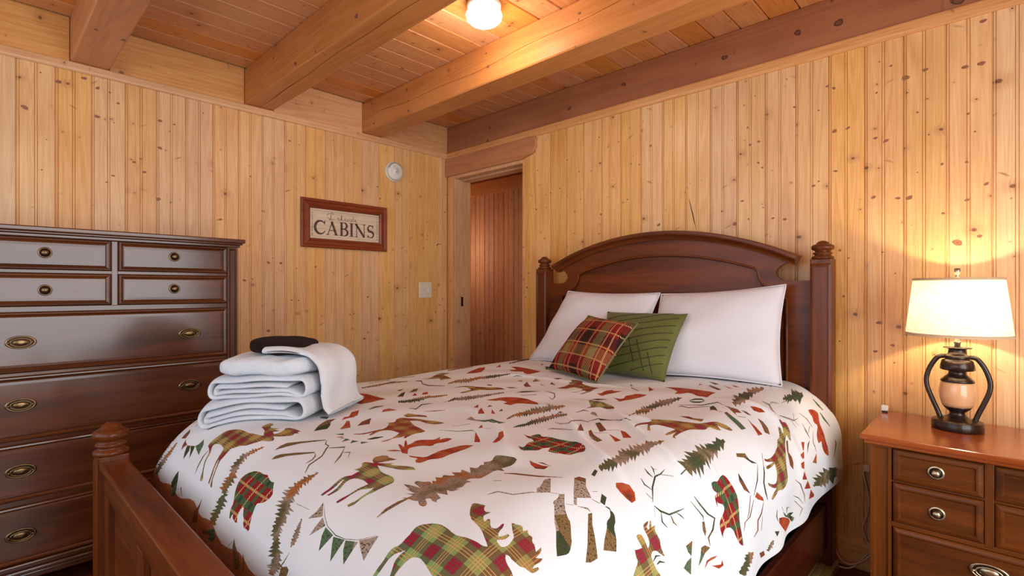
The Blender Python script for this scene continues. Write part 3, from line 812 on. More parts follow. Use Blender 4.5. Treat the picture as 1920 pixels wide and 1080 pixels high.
MB().lathe([(.0485, .172), (.047, .178), (.036, .190), (.028, .197), (.0255, .203), (.0255, .214), (.045, .214), (.0500, .217), (.0485, .232), (.0445, .247), (.040, .251), (.034, .253), (.0370, .255), (.0375, .262), (.0350, .268), (.0270, .270), (.0255, .285), (.0265, .291), (.040, .293), (.041, .2955), (.012, .298), (0, .298)], n=48).build('burner_cap', M['dark_bronze'], tl)
for q in (-1, 1):
    MB().tube(bez([(q*.034, 0, .262), (q*.052, 0, .258), (q*.068, 0, .236), (q*.081, 0, .205), (q*.0875, 0, .172), (q*.0835, 0, .140), (q*.070, 0, .100), (q*.055, 0, .060), (q*.047, 0, .034)], 5), .0080, 12).build('handle', M['dark_bronze'], tl)
MB().lathe([(0, .297), (.0085, .297), (.0085, .310), (.011, .312), (.011, .318), (.006, .320), (.006, .345), (.0, .345)], n=20).build('neck', M['nickel'], tl)
# harp + socket + finial
hp = MB(); hp.tube(bez([(-.010, 0, .335), (-.040, 0, .36), (-.050, 0, .42), (-.036, 0, .500), (0, 0, .545), (.036, 0, .500), (.050, 0, .42), (.040, 0, .36), (.010, 0, .335)], 6), .0016, 8)
hp.build('harp', M['nickel'], tl)
MB().lathe([(0, .546), (.0065, .546), (.0065, .552), (.0045, .556), (.0065, .560), (.0090, .563), (.0095, .580), (.0, .582)], n=20).build('finial', M['nickel'], tl)
sh = NT('shade_linen', rough=.9, spec=.1)
tc = sh.node('ShaderNodeTexCoord').outputs['Object']
n1 = sh.noise(sh.vmath('MULTIPLY', tc, (1, 1, 7)), 55, 3, .6)
lc = sh.ramp(n1, [(.35, srgb(222, 206, 178)), (.62, srgb(244, 236, 218))])
sh.color(lc)
tr_ = sh.node('ShaderNodeBsdfTranslucent', i_Color=lc)
mx = sh.node('ShaderNodeMixShader', i_0=.16)
sh.link(sh.bsdf.outputs[0], mx.inputs[1]); sh.link(tr_.outputs[0], mx.inputs[2])
sh.link(mx.outputs[0], sh.n['Material Output'].inputs['Surface'])
M['shade'] = sh.mat
M['shade_band'] = plain('shade_trim', (205, 176, 140), rough=.9, nscale=80, namp=.1)
r0, r1, z0, z1 = .1500, .1270, .338, .545
shade = MB().lathe([(r0, z0), (r1, z1)], n=72, cap=False).build('lamp_shade', M['shade'], tl, fix=False)
for (r, z, dr_) in ((r0, z0, 1), (r1, z1, -1)):
    rr_ = lambda zz: r0 + (r1 - r0) * (zz - z0) / (z1 - z0)
    za, zb = (z - .001, z + .009) if dr_ > 0 else (z - .008, z + .001)
    MB().lathe([(rr_(za) + .0012, za), (rr_(zb) + .0012, zb), (rr_(zb) - .0012, zb), (rr_(za) - .0012, za), (rr_(za) + .0012, za)], n=72, cap=False).build('shade_band', M['shade_band'], shade)
sf = MB()
for k in range(3):
    a = k * 2 * PI / 3; sf.tube([(0, 0, .545), (r1 * math.cos(a), r1 * math.sin(a), .543)], .0013, 6)
sf.build('shade_spider', M['nickel'], tl)
bu = NT('lamp_bulb', rough=.4); bu.bsdf.inputs['Emission Color'].default_value = (1, .80, .52, 1); bu.bsdf.inputs['Emission Strength'].default_value = 6
M['bulb'] = bu.color((.9, .9, .85, 1))
MB().lathe([(0, .345), (.012, .347), (.014, .365), (.022, .380), (.027, .400), (.024, .418), (.014, .425), (0, .427)], n=24).build('bulb', M['bulb'], tl)
for (zz, e) in ((.447, 9),):
    l_ = bpy.data.lights.new('table_lamp_bulb', 'POINT'); l_.energy = e; l_.color = (1.0, .79, .53); l_.shadow_soft_size = .014
    lo = bpy.data.objects.new('table_lamp_bulb', l_); lo.location = (TLX, TLY, TLZ + zz); COL.objects.link(lo)

# ================================================================ bed
PX0, PX1 = 1.088, 2.735       # outer faces of the posts
bed = empty('bed', 'queen size brown wooden bed with an arched headboard', 'bed', (1.91, -1.2, 0))
def badd(b, name, mat, parent=None):
    o = b.build(name, mat, bed if parent is None else parent)
    if parent is None: o.matrix_parent_inverse = bed.matrix_basis.inverted()
    return o
def post(x0, x1, y0, y1, zt, fin_r, fin_h):
    b = MB().bbox(x0, x1, y0 + .004, y1, 0, zt, .004)
    b2 = MB().rings((x0 + .001, x1 - .001, .05, zt - .02), [(0, 0), (.010, .004), (.012, .0042), (.014, .0010), (.018, .0006), (.026, .0006)], lambda u, v, q: (u, y0 + .004 - q, v))
    o = badd(b, 'post', M['cherry_z'])
    badd(b2, 'post_panel', M['cherry_z'], o)
    s = fin_h / .078; r = fin_r
    pf = [(0, 0), (r*.94, 0), (r*1.0, .004*s), (r*.98, .009*s), (r*.80, .013*s), (r*.72, .016*s), (r*.76, .019*s), (r*.88, .023*s), (r*.84, .027*s), (r*.66, .030*s), (r*.68, .034*s), (r*.95, .040*s), (r*1.02, .047*s), (r*.99, .055*s), (r*.80, .060*s), (r*.62, .063*s), (r*.52, .069*s), (r*.30, .0755*s), (0, .078*s)]
    f = MB().lathe([(a, z + zt) for a, z in pf][::-1], cx=(x0+x1)/2, cy=(y0+y1)/2, n=40)
    badd(f, 'finial', M['cherry_z'], o)
    return o
post(PX0, PX0 + .083, -.160, -.078, 1.342, .043, .080)
post(PX1 - .083, PX1, -.160, -.078, 1.342, .043, .080)
post(PX0, PX0 + .083, -2.380, -2.294, .672, .049, .104)
post(PX1 - .083, PX1, -2.380, -2.294, .672, .049, .104)

# headboard: arched outline with round bites beside the posts
CXH = 1.9115; HWD = .688
def arch(x, ztop=1.519, ztip=1.362, hw_=HWD):
    u = (x - CXH) / hw_
    R = (hw_**2 + (ztop - ztip)**2) / (2*(ztop - ztip))
    return ztop - R + math.sqrt(max(0, R*R - (x-CXH)**2))
xi0, xi1 = PX0 + .083, PX1 - .083
right = [(CXH + HWD * k / 20, arch(CXH + HWD * k / 20) - .028) for k in range(0, 20)]
tipz = arch(CXH + HWD*.95) - .030
right += [(CXH + HWD - .045, 1.333), (CXH + HWD - .075, 1.318), (CXH + HWD - .090, 1.300), (CXH + HWD - .093, 1.283), (CXH + HWD - .086, 1.266), (CXH + HWD - .066, 1.252), (CXH + HWD - .035, 1.246), (CXH + HWD + .01, 1.250), (xi1, 1.250)]
outl = right + [(xi1, .30), (xi0, .30)] + [(2*CXH - x, z) for x, z in right[::-1]][:-1]
inner_r = [(CXH + .50 * k / 12, arch(CXH + .50*k/12, 1.393, 1.312, .50)) for k in range(0, 13)]
inner_r += [(CXH + .515, 1.300), (CXH + .518, 1.282), (CXH + .524, 1.262), (CXH + .536, 1.240), (CXH + .556, 1.218), (CXH + .580, 1.200)]
low_r = [(CXH + .64, 1.170), (CXH + .64, .45)]
inner = inner_r + [(CXH + .60, 1.178)] + [(CXH + .64, 1.170), (CXH + .64, .42)]
inner = inner + [(2*CXH - x, z) for x, z in inner[::-1]][:-1]
HBY = -.122
badd(MB().prism(outl, HBY, HBY + .030, holes=[inner]), 'headboard_frame', M['cherry_x'])
badd(MB().prism([(x, z) for x, z in inner], HBY + .016, HBY + .028), 'headboard_panel', M['cherry_x'])
mold = MB(); mold.tube([(x, HBY + .004, z) for x, z in inner], .0075, 8, closed=True)
badd(mold, 'panel_moulding', M['cherry_x'])
# crown moulding swept along the arch
cr = MB(); prof = [(-.004, -.034), (.010, -.034), (.014, -.026), (.020, -.020), (.030, -.012), (.040, -.010), (.044, -.004), (.044, .008), (.036, .012), (-.034, .012), (-.034, -.034)]
n = 48; rows = []
for i in range(n + 1):
    x = CXH - HWD + 2 * HWD * i / n
    z = arch(x); R = (HWD**2 + .157**2) / (2*.157); zc = 1.519 - R
    nx, nz = (x - CXH) / R, (z - zc) / R
    rows.append([(x + nx * pz, HBY - py, z + nz * pz - .012) for py, pz in prof])
N = len(prof)
cr.add([p for r in rows for p in r], [(i*N+k, i*N+(k+1) % N, (i+1)*N+(k+1) % N, (i+1)*N+k) for i in range(n) for k in range(N)] + [tuple(range(N)), tuple(n*N+k for k in range(N))])
badd(cr, 'crown_moulding', M['cherry_x'])

# footboard
fx0, fx1 = PX0 + .083, PX1 - .083
badd(MB().bbox(fx0 - .004, fx1 + .004, -2.374, -2.298, .634, .656, .006), 'footboard_cap', M['cherry_x'])
badd(MB().bbox(fx0, fx1, -2.362, -2.318, .555, .634, .003), 'footboard_rail', M['cherry_x'])
badd(MB().bbox(fx0, fx1, -2.362, -2.318, .12, .22, .003), 'footboard_rail', M['cherry_x'])
nst = 3
for k in range(nst + 1):
    xs_ = fx0 + (fx1 - fx0 - .07) * k / nst
    badd(MB().bbox(xs_, xs_ + .07, -2.361, -2.319, .22, .555, .003), 'footboard_stile', M['cherry_z'])
for k in range(nst):
    a = fx0 + .07 + (fx1 - fx0 - .07) * k / nst - .0; w_ = (fx1 - fx0 - .07) / nst - .07
    badd(MB().rings((a - .006, a + w_ + .006, .214, .561), [(0, 0), (0, .010), (.006, .010), (.030, .016), (.05, .016)], lambda u, v, q: (u, -2.332 - q, v)), 'footboard_panel', M['cherry_x'])
# side rails
badd(MB().bbox(2.692, 2.718, -2.296, -.162, .112, .305, .005), 'side_rail', stained('shaded_rail_wood', (58, 20, 8), (92, 38, 14), axis=1, rough=.25, coat=.5))  # wood darkened in its colour to stand for the shade below the duvet hem
badd(MB().bbox(1.126, 1.160, -2.296, -.158, .112, .300, .005), 'side_rail', bpy.data.materials['shaded_rail_wood'])

bs = MB().bbox(1.168, 2.656, -2.270, -.130, .16, .440, .03).build('box_spring', M['navy'])
tag(bs, 'dark box spring inside the bed frame under the mattress', 'box spring'); 
mt = MB().bbox(1.24, 2.54, -2.03, -.16, .442, .735, .10).build('mattress', M['mattress'])
tag(mt, 'pale mattress hidden under the printed duvet', 'mattress')

pbd = MB()
pbd.bbox(2.60, 2.745, -.34, -.075, .0, .040, .004)
for k in range(5): pbd.bbox(2.606 + k*.028, 2.626 + k*.028, -.336, -.079, .0395, .0425, .001)
wb = pbd.build('wooden_board', pine('pale_board', (206, 186, 120), (150, 128, 66), kprob=.1))
tag(wb, 'short pale grooved wood board on the floor under the bed near the headboard', 'board')
for m_ in ('dresser_wood', 'dresser_wood_upright'):
    bpy.data.materials[m_].node_tree.nodes['Principled BSDF'].inputs['Coat IOR'].default_value = 1.55
# ================================================================ printed duvet
XL,XR,YF=1.21,2.54,-1.97
RL,RR,RF=.13,.23,.275
ZT=.80
def folds(s,t):
    w=.004*math.sin(9*s+3*math.sin(4*t))*math.sin(7*t+1.3)+.003*math.sin(21*s-13*t)*math.sin(5*t+2*s)
    for (ax,ay,bx,by,amp,wd) in FOLDS:
        dx,dy=bx-ax,by-ay;L=math.hypot(dx,dy);ux,uy=dx/L,dy/L
        px,py=s-ax,t-ay;u=px*ux+py*uy;v=px*uy-py*ux+.02*math.sin(u*9)
        e=max(0,min(1,(u+.05)/.12))*max(0,min(1,(L+.05-u)/.12))
        if e>0 and abs(v)<wd*4: w+=amp*e*math.exp(-(v/wd)**2)
    return w
FOLDS=[(2.05,-1.25,2.62,-1.62,.016,.018),(2.12,-1.10,2.72,-1.45,.013,.015),(1.9,-1.45,2.4,-1.72,.010,.02),(2.35,-1.2,2.85,-1.35,.015,.02),(1.5,-.9,2.1,-.75,.008,.02),(2.5,-.7,2.9,-.75,.010,.03)]
def drape(s,t):
    sg=0;du=0;ru=RR
    if s>XR: du=s-XR;sg=1;ru=RR
    elif s<XL: du=XL-s;sg=-1;ru=RL
    dv=max(0,YF-t);x=min(max(s,XL),XR);y=max(t,YF);z=ZT
    w=folds(s,t)
    # pull down slightly near the foot
    z-=.012*max(0,min(1,(-.9-t)/1.1))**2
    d=math.hypot(du,dv)
    if d<1e-9: return (x,y,z+w)
    cu,cv=du/d,dv/d
    r=ru*cu*cu+RF*cv*cv
    if d<r*math.pi/2: a=d/r
    else: a=math.pi/2
    ex=max(0,d-r*math.pi/2)
    h=r*math.sin(a);g=r*(1-math.cos(a))+ex
    # ripples of the hanging part
    rip=.010*math.sin((t*17 if cu>cv else s*15)+1.5*math.sin(6*(s+t)))*min(1,d/.35)
    h+=rip*(.3+ex*3 if ex<.25 else 1)
    return (x+sg*cu*(h+w*math.sin(a)), y-cv*(h+w*math.sin(a)), z-g+w*math.cos(a))

NOTCH = 0
def fabric(name, kind):
    m = NT(name, rough=.88, spec=.15)
    uv = m.node('ShaderNodeTexCoord').outputs['UV']
    sp = m.node('ShaderNodeSeparateXYZ', i_0=uv); s, t = sp.outputs[0], sp.outputs[1]
    weave = m.noise(uv, 900, 1)
    def band(x, period, a, b, off=0.0):
        f = m.math('FRACT', m.math('MULTIPLY_ADD', x, 1.0/period, 50.0 + off))
        return m.math('MULTIPLY', m.math('GREATER_THAN', f, a), m.math('LESS_THAN', f, b))
    if kind == 'white':
        c = m.mix(m.noise(uv, 6, 2), srgb(211, 214, 218), srgb(221, 223, 225))
    elif kind == 'moose':
        P_ = .061; os_, ot_ = -.249, -.315
        n = m.noise(uv, 2.3, 2)
        olive = m.ramp(n, [(.40, srgb(112, 76, 46)), (.60, srgb(92, 98, 66))])
        green = m.ramp(n, [(.40, srgb(138, 124, 66)), (.60, srgb(120, 150, 92))])
        A = band(s, P_, 0.0, .42, os_); B = band(t, P_, 0.0, .42, ot_)
        c = m.mix(m.math('MULTIPLY', m.math('SUBTRACT', 1.0, A), m.math('SUBTRACT', 1.0, B)), olive, green)
        l1 = m.math('MAXIMUM', m.math('MAXIMUM', band(s, P_, .60, .625, os_), band(s, P_, .70, .73, os_)), band(s, P_, .80, .825, os_))
        l2 = m.math('MAXIMUM', m.math('MAXIMUM', band(t, P_, .60, .625, ot_), band(t, P_, .70, .73, ot_)), band(t, P_, .80, .825, ot_))
        c = m.mix(m.math('MULTIPLY', m.math('MAXIMUM', l1, l2), .7), c, srgb(214, 150, 92))
        dots = m.node('ShaderNodeTexVoronoi', voronoi_dimensions='2D', i_Vector=uv, i_Scale=150.0, i_Randomness=.1).outputs['Distance']
        crim = m.mix(m.math('LESS_THAN', dots, .30), srgb(142, 30, 44), srgb(92, 66, 70))
        c = m.mix(m.math('MULTIPLY', A, B), c, crim)
        c = m.mix(m.math('MULTIPLY', m.smooth(m.noise(uv, 1.9, 1), .52, .62), .35), c, srgb(140, 58, 40))
    elif kind == 'bear':
        P_ = .062
        A = band(s, P_, 0, .24); B = band(t, P_, .1, .36)
        c = m.mix(m.math('MAXIMUM', A, B), srgb(128, 30, 32), srgb(62, 70, 46))
        c = m.mix(m.math('MULTIPLY', A, B), c, srgb(34, 36, 32))
        tw = m.math('GREATER_THAN', m.math('FRACT', m.math('MULTIPLY', m.math('ADD', s, t), 150.0)), .5)
        l = m.math('MAXIMUM', band(s, P_, .62, .72), band(t, P_, .70, .79))
        c = m.mix(m.math('MULTIPLY', l, m.math('MULTIPLY', tw, .85)), c, srgb(226, 192, 124))
        l = m.math('MULTIPLY', m.math('MAXIMUM', A, B), tw)
        c = m.mix(m.math('MULTIPLY', l, .30), c, srgb(90, 140, 90))
    elif kind == 'rust':
        n = m.noise(uv, 26, 3, .6)
        c = m.ramp(n, [(.30, srgb(96, 50, 30)), (.50, srgb(166, 62, 36)), (.68, srgb(150, 100, 62))])
    elif kind == 'collage':
        v = m.node('ShaderNodeTexVoronoi', voronoi_dimensions='2D', i_Vector=uv, i_Scale=9.0)
        f = m.node('ShaderNodeSeparateColor', i_0=v.outputs['Color']).outputs[0]
        c = m.ramp(f, [(0, srgb(58, 66, 40)), (.2, srgb(120, 92, 56)), (.42, srgb(158, 138, 122)), (.6, srgb(84, 104, 74)), (.8, srgb(128, 72, 48))], 'CONSTANT')
        sp_ = m.noise(uv, 190, 2, .7)
        c = m.mix(m.smooth(sp_, .52, .62), c, srgb(52, 50, 34))
    elif kind == 'tree':
        n = m.noise(uv, 7, 2)
        c = m.ramp(n, [(.33, srgb(66, 78, 56)), (.43, srgb(96, 86, 52)), (.50, srgb(150, 128, 112)), (.57, srgb(164, 100, 52)), (.66, srgb(84, 92, 62))])
        sp_ = m.noise(uv, 170, 2, .7)
        c = m.mix(m.math('MULTIPLY', m.smooth(sp_, .50, .62), .6), c, srgb(60, 54, 36))
    elif kind == 'brown_band':
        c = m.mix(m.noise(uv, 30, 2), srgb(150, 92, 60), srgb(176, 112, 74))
    tc = m.node('ShaderNodeTexCoord').outputs['Object']
    m.bump(m.math('ADD', m.noise(tc, 26, 2, .5), m.math('MULTIPLY', weave, .05)), .18, .004)
    return m.color(c)
DM = [fabric('duvet_white', 'white'), fabric('duvet_moose_plaid', 'moose'), fabric('duvet_bear_plaid', 'bear'), fabric('duvet_rust', 'rust'), fabric('duvet_collage', 'collage'), fabric('duvet_tree', 'tree'), fabric('duvet_brown_band', 'brown_band')]
MID = {'M': 1, 'B': 2, 'R': 3, 'C': 4, 'T': 5}
